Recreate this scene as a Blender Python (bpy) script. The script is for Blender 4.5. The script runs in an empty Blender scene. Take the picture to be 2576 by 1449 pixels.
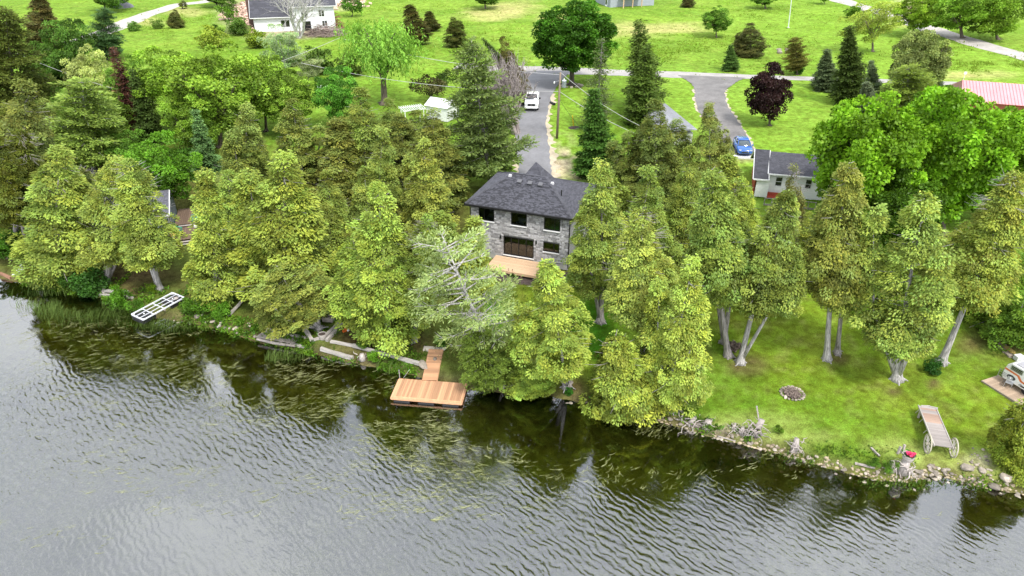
import bpy, math, random
import numpy as np
from mathutils import Vector, Quaternion, Matrix

random.seed(11)
RNG = np.random.default_rng(11)
scene = bpy.context.scene
col = scene.collection
R = math.radians

# ------------------------------------------------------------------ camera
CAM_H, PITCH, LENS = 32.0, 30.0, 24.0
cam_data = bpy.data.cameras.new('camera')
cam_data.lens = LENS; cam_data.sensor_width = 36.0
cam_data.clip_start = 0.5; cam_data.clip_end = 6000
cam = bpy.data.objects.new('camera', cam_data)
cam.location = (0, 0, CAM_H); cam.rotation_euler = (R(90 - PITCH), 0, 0)
col.objects.link(cam); scene.camera = cam

# ------------------------------------------------------------------ sky and sun
SUN_EL, SUN_AZ = 56.0, 152.0          # azimuth clockwise from +Y (view direction)
world = bpy.data.worlds.new('World'); scene.world = world; world.use_nodes = True
wt = world.node_tree; wn = wt.nodes; wn.clear()
w_out = wn.new('ShaderNodeOutputWorld'); w_bg = wn.new('ShaderNodeBackground')
w_sky = wn.new('ShaderNodeTexSky'); w_sky.sky_type = 'NISHITA'; w_sky.sun_disc = False
w_sky.sun_elevation = R(SUN_EL); w_sky.sun_rotation = R(SUN_AZ)
w_sky.air_density = 1.0; w_sky.dust_density = 2.5
w_tc = wn.new('ShaderNodeTexCoord'); w_no = wn.new('ShaderNodeTexNoise')
w_no.inputs['Scale'].default_value = 5.0; w_no.inputs['Detail'].default_value = 8
w_ra = wn.new('ShaderNodeMapRange')
w_ra.inputs[1].default_value = .38; w_ra.inputs[2].default_value = .62
w_ra.inputs[3].default_value = .45; w_ra.inputs[4].default_value = 1.0
w_mx = wn.new('ShaderNodeMix'); w_mx.data_type = 'RGBA'
w_mx.inputs[7].default_value = (9.6, 9.9, 10.3, 1)      # bright overcast cloud layer
w_bg.inputs['Strength'].default_value = .085
wt.links.new(w_tc.outputs['Generated'], w_no.inputs['Vector'])
wt.links.new(w_no.outputs['Fac'], w_ra.inputs[0])
wt.links.new(w_ra.outputs[0], w_mx.inputs[0])
wt.links.new(w_sky.outputs[0], w_mx.inputs[6])
wt.links.new(w_mx.outputs[2], w_bg.inputs['Color'])
wt.links.new(w_bg.outputs[0], w_out.inputs['Surface'])

sun_d = bpy.data.lights.new('sun', 'SUN'); sun_d.energy = 1.5; sun_d.angle = R(10)
sun_d.color = (1.0, .955, .88)
sun = bpy.data.objects.new('sun', sun_d); col.objects.link(sun)
sdir = Vector((math.sin(R(SUN_AZ)) * math.cos(R(SUN_EL)), math.cos(R(SUN_AZ)) * math.cos(R(SUN_EL)), math.sin(R(SUN_EL))))
sun.rotation_euler = sdir.to_track_quat('Z', 'Y').to_euler()
sun.location = (60, -40, 90)

scene.render.engine = 'CYCLES'
scene.view_settings.view_transform = 'Standard'; scene.view_settings.look = 'None'
scene.view_settings.gamma = 1; scene.view_settings.use_curve_mapping = False
scene.view_settings.exposure = 1.48

# ------------------------------------------------------------------ site survey: where a point of the ground lies
FX, CX, CY = LENS / 36 * 2576, 1288.0, 724.5
cp, sp = math.cos(R(PITCH)), math.sin(R(PITCH))
def ray(u, v):
    a = (u - CX) / FX; t = (v - CY) / FX
    return np.array([a, cp - t * sp, -sp - t * cp])
ORG = np.array([0, 0, CAM_H])
def atz(u, v, z):
    r = ray(u, v); return ORG + r * ((z - CAM_H) / r[2])
def aty(u, v, y):
    r = ray(u, v); return ORG + r * (y / r[1])
def depth(p): return p[1] * cp - (p[2] - CAM_H) * sp

SHORE = [(-700,650),(0,702),(130,728),(250,748),(360,795),(470,812),(560,832),(650,862),(760,885),(880,912),(1060,950),(1200,985),(1300,992),(1380,997),(1480,1018),(1600,1045),(1700,1072),(1790,1100),(1880,1122),(1990,1150),(2090,1180),(2200,1207),(2290,1215),(2360,1195),(2450,1222),(2576,1245),(3300,1400)]
SH = np.array([atz(u, v, 0)[:2] for u, v in SHORE])
KD = [-60,-25,-10,-3,0,.8,4,14,22,30,45,60,1000]
KH = [-3.5,-2.4,-1.4,-.55,-.06,.5,.75,1.2,1.6,3.0,4.8,5.5,5.5]
def inland(x, y): return (y - np.interp(x, SH[:, 0], SH[:, 1])) * .9
def hgt(x, y):
    d = inland(x, y)
    n = .07 * np.sin(x * .31 + .4 * y) + .06 * np.sin(.23 * y - .17 * x + 1.3)
    return np.interp(d, KD, KH) + n * np.clip((d - 2) / 6, 0, 1)
def G(u, v, dz=0.0):
    r = ray(u, v); k = 5.0; lo = 5.0
    while k < 2500:
        p = ORG + k * r
        if p[2] < hgt(p[0], p[1]): break
        lo = k; k *= 1.02
    hi = k
    for _ in range(30):
        m = (lo + hi) / 2; p = ORG + m * r
        if p[2] < hgt(p[0], p[1]): hi = m
        else: lo = m
    return Vector((p[0], p[1], float(hgt(p[0], p[1])) + dz))
def PR(x, y, z):
    Z = y * cp - (z - CAM_H) * sp; U = y * sp + (z - CAM_H) * cp
    return CX + FX * x / Z, CY - FX * U / Z

# ------------------------------------------------------------------ materials
MATS = {}
def nt_new(name):
    m = bpy.data.materials.new(name); m.use_nodes = True
    t = m.node_tree; t.nodes.clear()
    o = t.nodes.new('ShaderNodeOutputMaterial')
    return m, t, o
def N(t, typ, **kw):
    n = t.nodes.new(typ)
    for k, v in kw.items(): setattr(n, k, v)
    return n
def LK(t, a, b): t.links.new(a, b)
def noise(t, scale, detail=3, vec=None, rough=.6):
    n = N(t, 'ShaderNodeTexNoise'); n.inputs['Scale'].default_value = scale
    n.inputs['Detail'].default_value = detail; n.inputs['Roughness'].default_value = rough
    if vec is not None: LK(t, vec, n.inputs['Vector'])
    return n
def rng(t, src, a, b, c, d):
    n = N(t, 'ShaderNodeMapRange'); LK(t, src, n.inputs[0])
    for i, x in enumerate((a, b, c, d)): n.inputs[i + 1].default_value = x
    return n.outputs[0]
def mixc(t, f, a, b, mode='MIX'):
    n = N(t, 'ShaderNodeMix', data_type='RGBA', blend_type=mode)
    for s, i in ((f, 0), (a, 6), (b, 7)):
        if isinstance(s, (int, float)): n.inputs[i].default_value = s
        elif isinstance(s, tuple): n.inputs[i].default_value = (*s, 1) if len(s) == 3 else s
        else: LK(t, s, n.inputs[i])
    return n.outputs[2]
def math_(t, op, a, b=0.0):
    n = N(t, 'ShaderNodeMath', operation=op)
    for s, i in ((a, 0), (b, 1)):
        if isinstance(s, (int, float)): n.inputs[i].default_value = s
        else: LK(t, s, n.inputs[i])
    return n.outputs[0]
def mat(name, c, rough=.7, var=.25, scale=3.0, metal=0.0, bump=.15, stretch=(1, 1, 1), objrand=0.0, spec=.4, attr=False, fine=True, c2=None):
    """general surface: base colour with blotches, fine grain and relief"""
    if name in MATS: return MATS[name]
    m, t, o = nt_new(name)
    b = N(t, 'ShaderNodeBsdfPrincipled'); LK(t, b.outputs[0], o.inputs[0])
    tc = N(t, 'ShaderNodeTexCoord'); mp = N(t, 'ShaderNodeMapping'); mp.inputs['Scale'].default_value = stretch
    oi = N(t, 'ShaderNodeObjectInfo')
    ad = N(t, 'ShaderNodeVectorMath', operation='MULTIPLY_ADD')
    LK(t, oi.outputs['Random'], ad.inputs[0]); ad.inputs[1].default_value = (37, 19, 53)
    LK(t, tc.outputs['Object'], ad.inputs[2]); LK(t, ad.outputs[0], mp.inputs['Vector'])
    n1 = noise(t, scale, 4, mp.outputs[0]); n2 = noise(t, scale * 9, 2, mp.outputs[0])
    f = math_(t, 'ADD', math_(t, 'MULTIPLY', n1.outputs['Fac'], .65), math_(t, 'MULTIPLY', n2.outputs['Fac'], .35))
    c2 = c2 or tuple(min(1, x * (1 + var * 1.3) + .01 * var) for x in c)
    dk = tuple(x * (1 - var) for x in c)
    cc = mixc(t, rng(t, f, .32, .68, 0, 1), dk, c2)
    if attr:
        a = N(t, 'ShaderNodeAttribute', attribute_name='Col'); cc = mixc(t, 1.0, cc, a.outputs['Color'], 'MULTIPLY')
    if objrand:
        v = rng(t, oi.outputs['Random'], 0, 1, 1 - objrand, 1 + objrand)
        h = N(t, 'ShaderNodeHueSaturation'); LK(t, cc, h.inputs['Color']); LK(t, v, h.inputs['Value']); cc = h.outputs[0]
    LK(t, cc, b.inputs['Base Color'])
    b.inputs['Metallic'].default_value = metal; b.inputs['Specular IOR Level'].default_value = spec
    LK(t, rng(t, f, .3, .7, max(.02, rough - .1), min(1, rough + .1)), b.inputs['Roughness'])
    if bump:
        bp = N(t, 'ShaderNodeBump'); bp.inputs['Strength'].default_value = bump; bp.inputs['Distance'].default_value = .04
        LK(t, f, bp.inputs['Height']); LK(t, bp.outputs[0], b.inputs['Normal'])
    MATS[name] = m; return m

def m_foliage():
    m, t, o = nt_new('foliage')
    a = N(t, 'ShaderNodeAttribute', attribute_name='Col'); oi = N(t, 'ShaderNodeObjectInfo')
    c = mixc(t, 1.0, a.outputs['Color'], oi.outputs['Color'], 'MULTIPLY')
    d = N(t, 'ShaderNodeBsdfDiffuse'); tr = N(t, 'ShaderNodeBsdfTranslucent'); gl = N(t, 'ShaderNodeBsdfGlossy')
    gl.inputs['Roughness'].default_value = .45; gl.inputs['Color'].default_value = (.9, .95, .85, 1)
    LK(t, c, d.inputs['Color']); LK(t, mixc(t, 1.0, c, (1.25, 1.2, .7), 'MULTIPLY'), tr.inputs['Color'])
    m1 = N(t, 'ShaderNodeMixShader'); m1.inputs[0].default_value = .22
    LK(t, d.outputs[0], m1.inputs[1]); LK(t, tr.outputs[0], m1.inputs[2])
    m2 = N(t, 'ShaderNodeMixShader'); m2.inputs[0].default_value = .012
    LK(t, m1.outputs[0], m2.inputs[1]); LK(t, gl.outputs[0], m2.inputs[2])
    LK(t, m2.outputs[0], o.inputs[0]); MATS['foliage'] = m; return m
FOL = m_foliage()

def m_bark():
    m, t, o = nt_new('bark')
    b = N(t, 'ShaderNodeBsdfPrincipled'); LK(t, b.outputs[0], o.inputs[0]); b.inputs['Roughness'].default_value = .9
    tc = N(t, 'ShaderNodeTexCoord'); mp = N(t, 'ShaderNodeMapping'); mp.inputs['Scale'].default_value = (9, 9, .9)
    LK(t, tc.outputs['Object'], mp.inputs['Vector'])
    n = noise(t, 1.6, 5, mp.outputs[0], .7); oi = N(t, 'ShaderNodeObjectInfo')
    f = rng(t, n.outputs['Fac'], .36, .62, .35, 1.25)
    LK(t, mixc(t, 1.0, oi.outputs['Color'], f, 'MULTIPLY'), b.inputs['Base Color'])
    bp = N(t, 'ShaderNodeBump'); bp.inputs['Strength'].default_value = .6; bp.inputs['Distance'].default_value = .06
    LK(t, n.outputs['Fac'], bp.inputs['Height']); LK(t, bp.outputs[0], b.inputs['Normal'])
    MATS['bark'] = m; return m
BARK = m_bark()

def m_glass(name, tint=(.55, .6, .6), gloss=.5):
    m, t, o = nt_new(name)
    tr = N(t, 'ShaderNodeBsdfTransparent'); tr.inputs[0].default_value = (*tint, 1)
    gl = N(t, 'ShaderNodeBsdfGlossy'); gl.inputs['Roughness'].default_value = .03
    fr = N(t, 'ShaderNodeFresnel'); fr.inputs['IOR'].default_value = 1.5
    mx = N(t, 'ShaderNodeMixShader'); LK(t, math_(t, 'ADD', fr.outputs[0], gloss * .1), mx.inputs[0])
    LK(t, tr.outputs[0], mx.inputs[1]); LK(t, gl.outputs[0], mx.inputs[2]); LK(t, mx.outputs[0], o.inputs[0])
    MATS[name] = m; return m
GLASS = m_glass('window_glass', (.5, .55, .55), .4)
DARKGLASS = mat('dark_glass', (.012, .015, .018), .06, .3, 1.0, bump=0, spec=.9)

# ------------------------------------------------------------------ object helpers
def tag(o, label=None, cat=None, group=None, kind=None):
    if label: o['label'] = label
    if cat: o['category'] = cat
    if group: o['group'] = group
    if kind: o['kind'] = kind
    return o
def empty(name, loc=(0, 0, 0), rz=0.0, label=None, cat=None, group=None):
    o = bpy.data.objects.new(name, None); col.objects.link(o)
    o.empty_display_size = .3; o.location = loc; o.rotation_euler = (0, 0, rz)
    return tag(o, label, cat, group)
def place(name, me, parent=None, loc=(0, 0, 0), rot=(0, 0, 0), scale=(1, 1, 1), color=None):
    o = bpy.data.objects.new(name, me); col.objects.link(o); o.parent = parent
    o.location = loc; o.rotation_euler = rot; o.scale = scale
    if color: o.color = (*color, 1)
    return o
class MB:
    """collects shapes; build() links them as ONE mesh object"""
    def __init__(s): s.v = []; s.f = []; s.c = []
    def add(s, vs, fs, c=None):
        k = len(s.v); s.v += [tuple(x) for x in vs]; s.f += [tuple(i + k for i in f) for f in fs]
        s.c += [c or (1, 1, 1)] * len(vs); return s
    def box(s, c, d, rz=0.0, rx=0.0, ry=0.0, cc=None, taper=1.0):
        M = Matrix.Rotation(rz, 3, 'Z') @ Matrix.Rotation(ry, 3, 'Y') @ Matrix.Rotation(rx, 3, 'X')
        vs = []
        for z in (-.5, .5):
            k = 1.0 if z < 0 else taper
            for x, y in ((-.5, -.5), (.5, -.5), (.5, .5), (-.5, .5)):
                vs.append(Vector(c) + M @ Vector((x * d[0] * k, y * d[1] * k, z * d[2])))
        return s.add(vs, [(0, 3, 2, 1), (4, 5, 6, 7), (0, 1, 5, 4), (1, 2, 6, 5), (2, 3, 7, 6), (3, 0, 4, 7)], cc)
    def poly(s, top, z0, z1, cc=None):
        n = len(top); vs = [(x, y, z0) for x, y in top] + [(x, y, z1) for x, y in top]
        fs = [tuple(range(n))[::-1], tuple(range(n, 2 * n))] + [(i, (i + 1) % n, n + (i + 1) % n, n + i) for i in range(n)]
        return s.add(vs, fs, cc)
    def tube(s, pts, rad, n=6, cc=None, cap=True):
        pts = [Vector(p) for p in pts]; k = len(pts)
        if isinstance(rad, (int, float)): rad = [rad] * k
        vs = []; ref = Vector((0, 0, 1))
        for i, p in enumerate(pts):
            t = (pts[min(i + 1, k - 1)] - pts[max(i - 1, 0)])
            t = t.normalized() if t.length > 1e-9 else Vector((0, 0, 1))
            a = t.cross(ref if abs(t.z) < .95 else Vector((1, 0, 0))).normalized(); b = t.cross(a)
            for j in range(n):
                w = 2 * math.pi * j / n; vs.append(p + (a * math.cos(w) + b * math.sin(w)) * rad[i])
        fs = [(i * n + j, i * n + (j + 1) % n, (i + 1) * n + (j + 1) % n, (i + 1) * n + j) for i in range(k - 1) for j in range(n)]
        if cap: fs += [tuple(range(n))[::-1], tuple((k - 1) * n + j for j in range(n))]
        return s.add(vs, fs, cc)
    def lathe(s, prof, n=14, c=(0, 0, 0), cc=None):
        vs = [(c[0] + r * math.cos(2 * math.pi * j / n), c[1] + r * math.sin(2 * math.pi * j / n), c[2] + z) for r, z in prof for j in range(n)]
        k = len(prof)
        fs = [(i * n + j, i * n + (j + 1) % n, (i + 1) * n + (j + 1) % n, (i + 1) * n + j) for i in range(k - 1) for j in range(n)]
        fs += [tuple(range(n))[::-1], tuple((k - 1) * n + j for j in range(n))]
        return s.add(vs, fs, cc)
    def loft(s, secs, cc=None):
        n = len(secs[0]); k = len(secs); vs = [p for q in secs for p in q]
        fs = [(i * n + j, i * n + (j + 1) % n, (i + 1) * n + (j + 1) % n, (i + 1) * n + j) for i in range(k - 1) for j in range(n)]
        fs += [tuple(range(n))[::-1], tuple((k - 1) * n + j for j in range(n))]
        return s.add(vs, fs, cc)
    def mesh(s, name, m, smooth=False, bevel=0):
        me = bpy.data.meshes.new(name); me.from_pydata(s.v, [], s.f)
        me.materials.append(m)
        a = me.color_attributes.new('Col', 'FLOAT_COLOR', 'POINT')
        a.data.foreach_set('color', np.array([(*c, 1) for c in s.c], dtype=np.float32).ravel())
        if smooth: me.polygons.foreach_set('use_smooth', [True] * len(me.polygons))
        me.update(); return me
    def build(s, name, m, parent=None, smooth=False, loc=(0, 0, 0), rot=(0, 0, 0), color=None, bevel=0):
        o = place(name, s.mesh(name, m, smooth), parent, loc, rot, color=color)
        if bevel:
            b = o.modifiers.new('bevel', 'BEVEL'); b.width = bevel; b.segments = 2; b.limit_method = 'ANGLE'
        return o
def npmesh(name, V, Fq, m, C=None, smooth=False):
    """fast mesh from numpy: V (n,3), Fq (k,4) quads or (k,3) triangles"""
    me = bpy.data.meshes.new(name); n = len(V); k, w = Fq.shape
    me.vertices.add(n); me.vertices.foreach_set('co', np.asarray(V, dtype=np.float32).ravel())
    me.loops.add(k * w); me.loops.foreach_set('vertex_index', np.asarray(Fq, dtype=np.int32).ravel())
    me.polygons.add(k); me.polygons.foreach_set('loop_start', np.arange(0, k * w, w, dtype=np.int32))
    me.polygons.foreach_set('loop_total', np.full(k, w, dtype=np.int32))
    if smooth: me.polygons.foreach_set('use_smooth', np.ones(k, dtype=bool))
    me.update(calc_edges=True)
    if C is not None:
        a = me.color_attributes.new('Col', 'FLOAT_COLOR', 'POINT')
        a.data.foreach_set('color', np.hstack([C, np.ones((n, 1))]).astype(np.float32).ravel())
    me.materials.append(m); return me
# a plank / block with a small chamfer on its upper edges, unit size, shared by all alike pieces
def unit_block(name, m, ch=.06):
    e = .5 - ch
    mb = MB()
    vs = [(-.5, -.5, -.5), (.5, -.5, -.5), (.5, .5, -.5), (-.5, .5, -.5), (-.5, -.5, e), (.5, -.5, e), (.5, .5, e), (-.5, .5, e), (-e, -e, .5), (e, -e, .5), (e, e, .5), (-e, e, .5)]
    fs = [(0, 3, 2, 1), (0, 1, 5, 4), (1, 2, 6, 5), (2, 3, 7, 6), (3, 0, 4, 7), (4, 5, 9, 8), (5, 6, 10, 9), (6, 7, 11, 10), (7, 4, 8, 11), (8, 9, 10, 11)]
    return mb.add(vs, fs).mesh(name, m)
# ================================================================== THE SETTING
class VN:
    def __init__(s, seed, cell): s.g = np.random.default_rng(seed).random((256, 256)); s.c = cell
    def __call__(s, x, y):
        x = np.asarray(x) / s.c; y = np.asarray(y) / s.c
        i = np.floor(x).astype(int); j = np.floor(y).astype(int); a = x - i; b = y - j
        a = a * a * (3 - 2 * a); b = b * b * (3 - 2 * b); g = s.g
        q = lambda p, r: g[p % 256, r % 256]
        return (q(i, j) * (1 - a) + q(i + 1, j) * a) * (1 - b) + (q(i, j + 1) * (1 - a) + q(i + 1, j + 1) * a) * b
vn1, vn2, vn3, vn4 = VN(1, 1.3), VN(2, 4.0), VN(3, 11.0), VN(4, .6)
def axis(parts):
    out = []
    for a, b, st in parts: out += list(np.arange(a, b, st))
    return np.array(out)
gx = axis([(-3000, -400, 300), (-400, -150, 12), (-150, -64, 1.6), (-64, 64, .5), (64, 150, 1.6), (150, 400, 12), (400, 3001, 300)])
gy = axis([(-1500, -100, 200), (-100, 18, 6), (18, 76, .5), (76, 132, .9), (132, 245, 1.7), (245, 500, 16), (500, 3001, 250)])
GXX, GYY = np.meshgrid(gx, gy); gz = hgt(GXX, GYY); gd = inland(GXX, GYY)
px, py, pz = GXX.ravel(), GYY.ravel(), gz.ravel(); pd = gd.ravel()
pu, pv = PR(px, py, pz); vis = (py * cp - (pz - CAM_H) * sp) > 5
def spot(u, v, ru, rv, hard=2.0):
    """0..1 inside a patch of ground centred where the survey point (u,v) falls"""
    q = np.sqrt(((pu - u) / ru) ** 2 + ((pv - v) / rv) ** 2) + (vn2(px, py) - .5) * .5 + (vn1(px, py) - .5) * .35
    return np.clip((1.1 - q) * hard, 0, 1) * vis
def lay(C, m, c): 
    m = m[:, None]; C[:] = C * (1 - m) + np.array(c) * m
n1, n2, n3, n4 = vn1(px, py), vn2(px, py), vn3(px, py), vn4(px, py)
C = np.empty((len(px), 3)); C[:] = (.135, .228, .028)                    # meadow
lay(C, np.clip((n3 - .45) * 3, 0, 1) * .6, (.185, .285, .035))
lay(C, np.clip((n2 - .5) * 3, 0, 1) * .45, (.095, .19, .012))
lay(C, np.clip((n1 - .6) * 3, 0, 1) * .35, (.26, .32, .06))
# mown lawns: paler and more even
for a in [(1720,250,120,70),(1990,330,190,150),(2250,160,300,90),(2480,190,260,70),(1010,225,150,40),(2200,60,420,60),(1420,300,60,110)]:
    lay(C, spot(*a) * .75, (.175, .285, .035)); lay(C, spot(*a) * np.clip(np.sin((px * .85 + py * .5) * 3.1), 0, 1) * .28, (.12, .225, .02)); lay(C, spot(*a) * np.clip((n2 - .5) * 3, 0, 1) * .5, (.13, .235, .02))
# hay strips and dry patches
for a in [(1235,35,90,22),(1290,20,80,25),(1560,75,170,22),(1400,60,60,30),(360,55,70,14),(470,30,60,14),(1700,70,120,16),(2290,60,60,10),(2450,190,120,14)]:
    lay(C, spot(*a, 1.5) * (.35 + .6 * n1), (.36, .33, .13))
for a in [(1430,400,45,70),(1405,350,16,18),(1400,430,45,40),(1460,440,40,30),(1372,300,9,60),(1376,265,9,40)]:
    lay(C, spot(*a, 1.6) * np.clip((n1 - .25) * 2.2, 0, 1), (.46, .39, .25))
for a in [(1860,395,70,14),(2180,200,14,8)]: lay(C, spot(*a) * .5, (.30, .24, .14))
for a in [(700,60,110,45),(600,30,60,35),(830,10,60,20),(760,75,80,22),(2290,20,60,30),(2310,45,40,14)]:
    lay(C, spot(*a, 1.4) * (.4 + .5 * n1), (.42, .34, .25))
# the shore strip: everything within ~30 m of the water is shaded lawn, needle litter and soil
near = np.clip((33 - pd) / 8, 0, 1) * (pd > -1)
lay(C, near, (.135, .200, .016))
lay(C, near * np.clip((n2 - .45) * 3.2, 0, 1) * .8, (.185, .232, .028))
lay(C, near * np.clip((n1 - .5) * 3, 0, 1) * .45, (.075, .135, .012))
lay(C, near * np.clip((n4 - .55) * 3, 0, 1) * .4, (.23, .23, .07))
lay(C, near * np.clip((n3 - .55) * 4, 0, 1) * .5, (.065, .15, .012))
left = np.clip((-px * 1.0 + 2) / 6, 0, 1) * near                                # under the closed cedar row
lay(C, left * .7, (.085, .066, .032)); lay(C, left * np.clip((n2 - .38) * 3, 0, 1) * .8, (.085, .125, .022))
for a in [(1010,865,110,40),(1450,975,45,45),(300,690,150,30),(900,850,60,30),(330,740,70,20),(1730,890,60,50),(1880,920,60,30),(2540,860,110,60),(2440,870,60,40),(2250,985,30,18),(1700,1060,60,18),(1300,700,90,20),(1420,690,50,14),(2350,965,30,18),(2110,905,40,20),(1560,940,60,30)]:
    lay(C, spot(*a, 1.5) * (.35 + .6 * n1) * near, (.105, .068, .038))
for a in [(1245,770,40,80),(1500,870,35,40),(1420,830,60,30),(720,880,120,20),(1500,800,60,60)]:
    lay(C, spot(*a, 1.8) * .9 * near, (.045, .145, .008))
for a in [(1990,1100,170,26),(1800,1075,90,26),(2330,1150,200,45),(2480,1190,120,30),(2240,1120,110,30),(1900,1060,160,30),(2440,1165,60,40)]:
    lay(C, spot(*a, 1.2) * (.2 + .6 * n1) * near, (.26, .29, .09))
for a in [(2360,1215,110,14),(2470,1160,60,30),(1800,1085,110,12)]:
    lay(C, spot(*a, 1.5) * (.2 + .7 * n4) * near, (.36, .32, .24))
# wet bank and lake bed
bank = np.clip(1 - np.abs(pd - .1) / 1.0, 0, 1); lay(C, bank * .85, (.10, .078, .045))
wet = np.clip(-pz * 6, 0, 1); lay(C, wet, (.14, .115, .04))
deep = np.clip((-pz - .35) * 1.6, 0, 1); lay(C, deep, (.225, .235, .030))
lay(C, wet * np.clip((n3 - .5) * 3, 0, 1) * .7, (.10, .12, .018)); lay(C, wet * np.clip((n2 - .55) * 3, 0, 1) * .5, (.27, .265, .04))
lay(C, wet * np.clip((n1 - .6) * 3, 0, 1) * .4, (.12, .115, .05))
nx, ny = len(gx), len(gy)
idx = np.arange(nx * ny).reshape(ny, nx)
Fq = np.stack([idx[:-1, :-1], idx[:-1, 1:], idx[1:, 1:], idx[1:, :-1]], -1).reshape(-1, 4)

def m_ground():
    m, t, o = nt_new('ground')
    b = N(t, 'ShaderNodeBsdfPrincipled'); LK(t, b.outputs[0], o.inputs[0])
    b.inputs['Roughness'].default_value = .95; b.inputs['Specular IOR Level'].default_value = .02
    a = N(t, 'ShaderNodeAttribute', attribute_name='Col'); g = N(t, 'ShaderNodeNewGeometry')
    n1 = noise(t, 1.4, 6, g.outputs['Position'], .72); n2 = noise(t, 14, 3, g.outputs['Position'], .7); n3 = noise(t, .35, 4, g.outputs['Position'], .65)
    f = math_(t, 'MULTIPLY', rng(t, n1.outputs['Fac'], .3, .7, .55, 1.45), rng(t, n2.outputs['Fac'], .3, .7, .58, 1.42))
    f = math_(t, 'MULTIPLY', f, rng(t, n3.outputs['Fac'], .3, .7, .8, 1.2))
    c = mixc(t, 1.0, a.outputs['Color'], f, 'MULTIPLY')
    h = N(t, 'ShaderNodeHueSaturation'); LK(t, c, h.inputs['Color']); LK(t, rng(t, n1.outputs['Fac'], .3, .7, .485, .515), h.inputs['Hue'])
    LK(t, h.outputs[0], b.inputs['Base Color'])
    bp = N(t, 'ShaderNodeBump'); bp.inputs['Strength'].default_value = .7; bp.inputs['Distance'].default_value = .12
    LK(t, math_(t, 'ADD', n1.outputs['Fac'], math_(t, 'MULTIPLY', n2.outputs['Fac'], .4)), bp.inputs['Height']); LK(t, bp.outputs[0], b.inputs['Normal'])
    return m
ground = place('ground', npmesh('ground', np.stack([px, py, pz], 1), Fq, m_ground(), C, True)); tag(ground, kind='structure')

# ---- lake water
def m_water():
    m, t, o = nt_new('lake_water')
    g = N(t, 'ShaderNodeNewGeometry')
    def waves(rz, sc, dist, band, det=2):
        mp = N(t, 'ShaderNodeMapping'); mp.inputs['Rotation'].default_value = (0, 0, rz); LK(t, g.outputs['Position'], mp.inputs['Vector'])
        w = N(t, 'ShaderNodeTexWave', wave_type='BANDS', bands_direction='X', wave_profile='SIN')
        w.inputs['Scale'].default_value = sc; w.inputs['Distortion'].default_value = dist
        w.inputs['Detail'].default_value = det; w.inputs['Detail Scale'].default_value = band; LK(t, mp.outputs[0], w.inputs['Vector'])
        return w.outputs['Fac']
    mp = N(t, 'ShaderNodeMapping'); mp.inputs['Rotation'].default_value = (0, 0, R(38)); mp.inputs['Scale'].default_value = (2.6, 1.0, 1)
    LK(t, g.outputs['Position'], mp.inputs['Vector'])
    nz = noise(t, 1.15, 3, mp.outputs[0], .55); big = noise(t, .16, 3, g.outputs['Position'])
    w1 = waves(R(-42), .80, 8.0, 1.3, 3); w2 = waves(R(-66), .46, 6.0, .9); w3 = noise(t, 5.5, 3, mp.outputs[0], .6)
    at_ = N(t, 'ShaderNodeAttribute', attribute_name='Col'); amp = math_(t, 'MULTIPLY', rng(t, big.outputs['Fac'], .35, .65, .55, 1.1), at_.outputs['Fac'])
    hh = math_(t, 'ADD', math_(t, 'MULTIPLY', w1, .50), math_(t, 'ADD', math_(t, 'MULTIPLY', w2, .30), math_(t, 'ADD', math_(t, 'MULTIPLY', w3.outputs['Fac'], .40), math_(t, 'MULTIPLY', nz.outputs['Fac'], .9))))
    hh = math_(t, 'MULTIPLY', hh, amp)
    bp = N(t, 'ShaderNodeBump'); bp.inputs['Strength'].default_value = 1.0; bp.inputs['Distance'].default_value = .055
    LK(t, hh, bp.inputs['Height'])
    fr = N(t, 'ShaderNodeFresnel'); fr.inputs['IOR'].default_value = 2.75; LK(t, bp.outputs[0], fr.inputs['Normal'])
    gl = N(t, 'ShaderNodeBsdfGlossy'); gl.inputs['Roughness'].default_value = .04; LK(t, bp.outputs[0], gl.inputs['Normal'])
    gl.inputs['Color'].default_value = (.97, .98, 1, 1)
    tr = N(t, 'ShaderNodeBsdfTransparent'); tr.inputs[0].default_value = (.86, .86, .55, 1)
    mx = N(t, 'ShaderNodeMixShader'); LK(t, fr.outputs[0], mx.inputs[0]); LK(t, tr.outputs[0], mx.inputs[1]); LK(t, gl.outputs[0], mx.inputs[2])
    LK(t, mx.outputs[0], o.inputs[0]); return m
lx = axis([(-2500, -100, 300), (-100, 100, 1.0), (100, 2501, 300)]); ly = axis([(-1400, -20, 200), (-20, 66, 1.0), (66, 76.1, 5)])
LX, LY = np.meshgrid(lx, ly); ld = inland(LX, LY).ravel()
calm = np.interp(LX.ravel(), [-60, -30, -5, 5, 14, 30, 60], [3.5, 5.0, 6.5, 6.0, 2.6, 1.4, 1.0])
sh_ = np.clip((-ld - calm) / 6.5, .035, 1) * np.clip(.22 + 2.0 * (vn3(LX.ravel() * .9 + 30, LY.ravel() * .9) - .28), .18, 1.2)      # sheltered near the bank, cat's-paws further out
li = np.arange(LX.size).reshape(LX.shape); lf = np.stack([li[:-1, :-1], li[:-1, 1:], li[1:, 1:], li[1:, :-1]], -1).reshape(-1, 4)
lake = place('lake_water', npmesh('lake_water', np.stack([LX.ravel(), LY.ravel(), np.zeros(LX.size)], 1), lf, m_water(), np.repeat(sh_[:, None], 3, 1)))
tag(lake, kind='structure')

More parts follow.
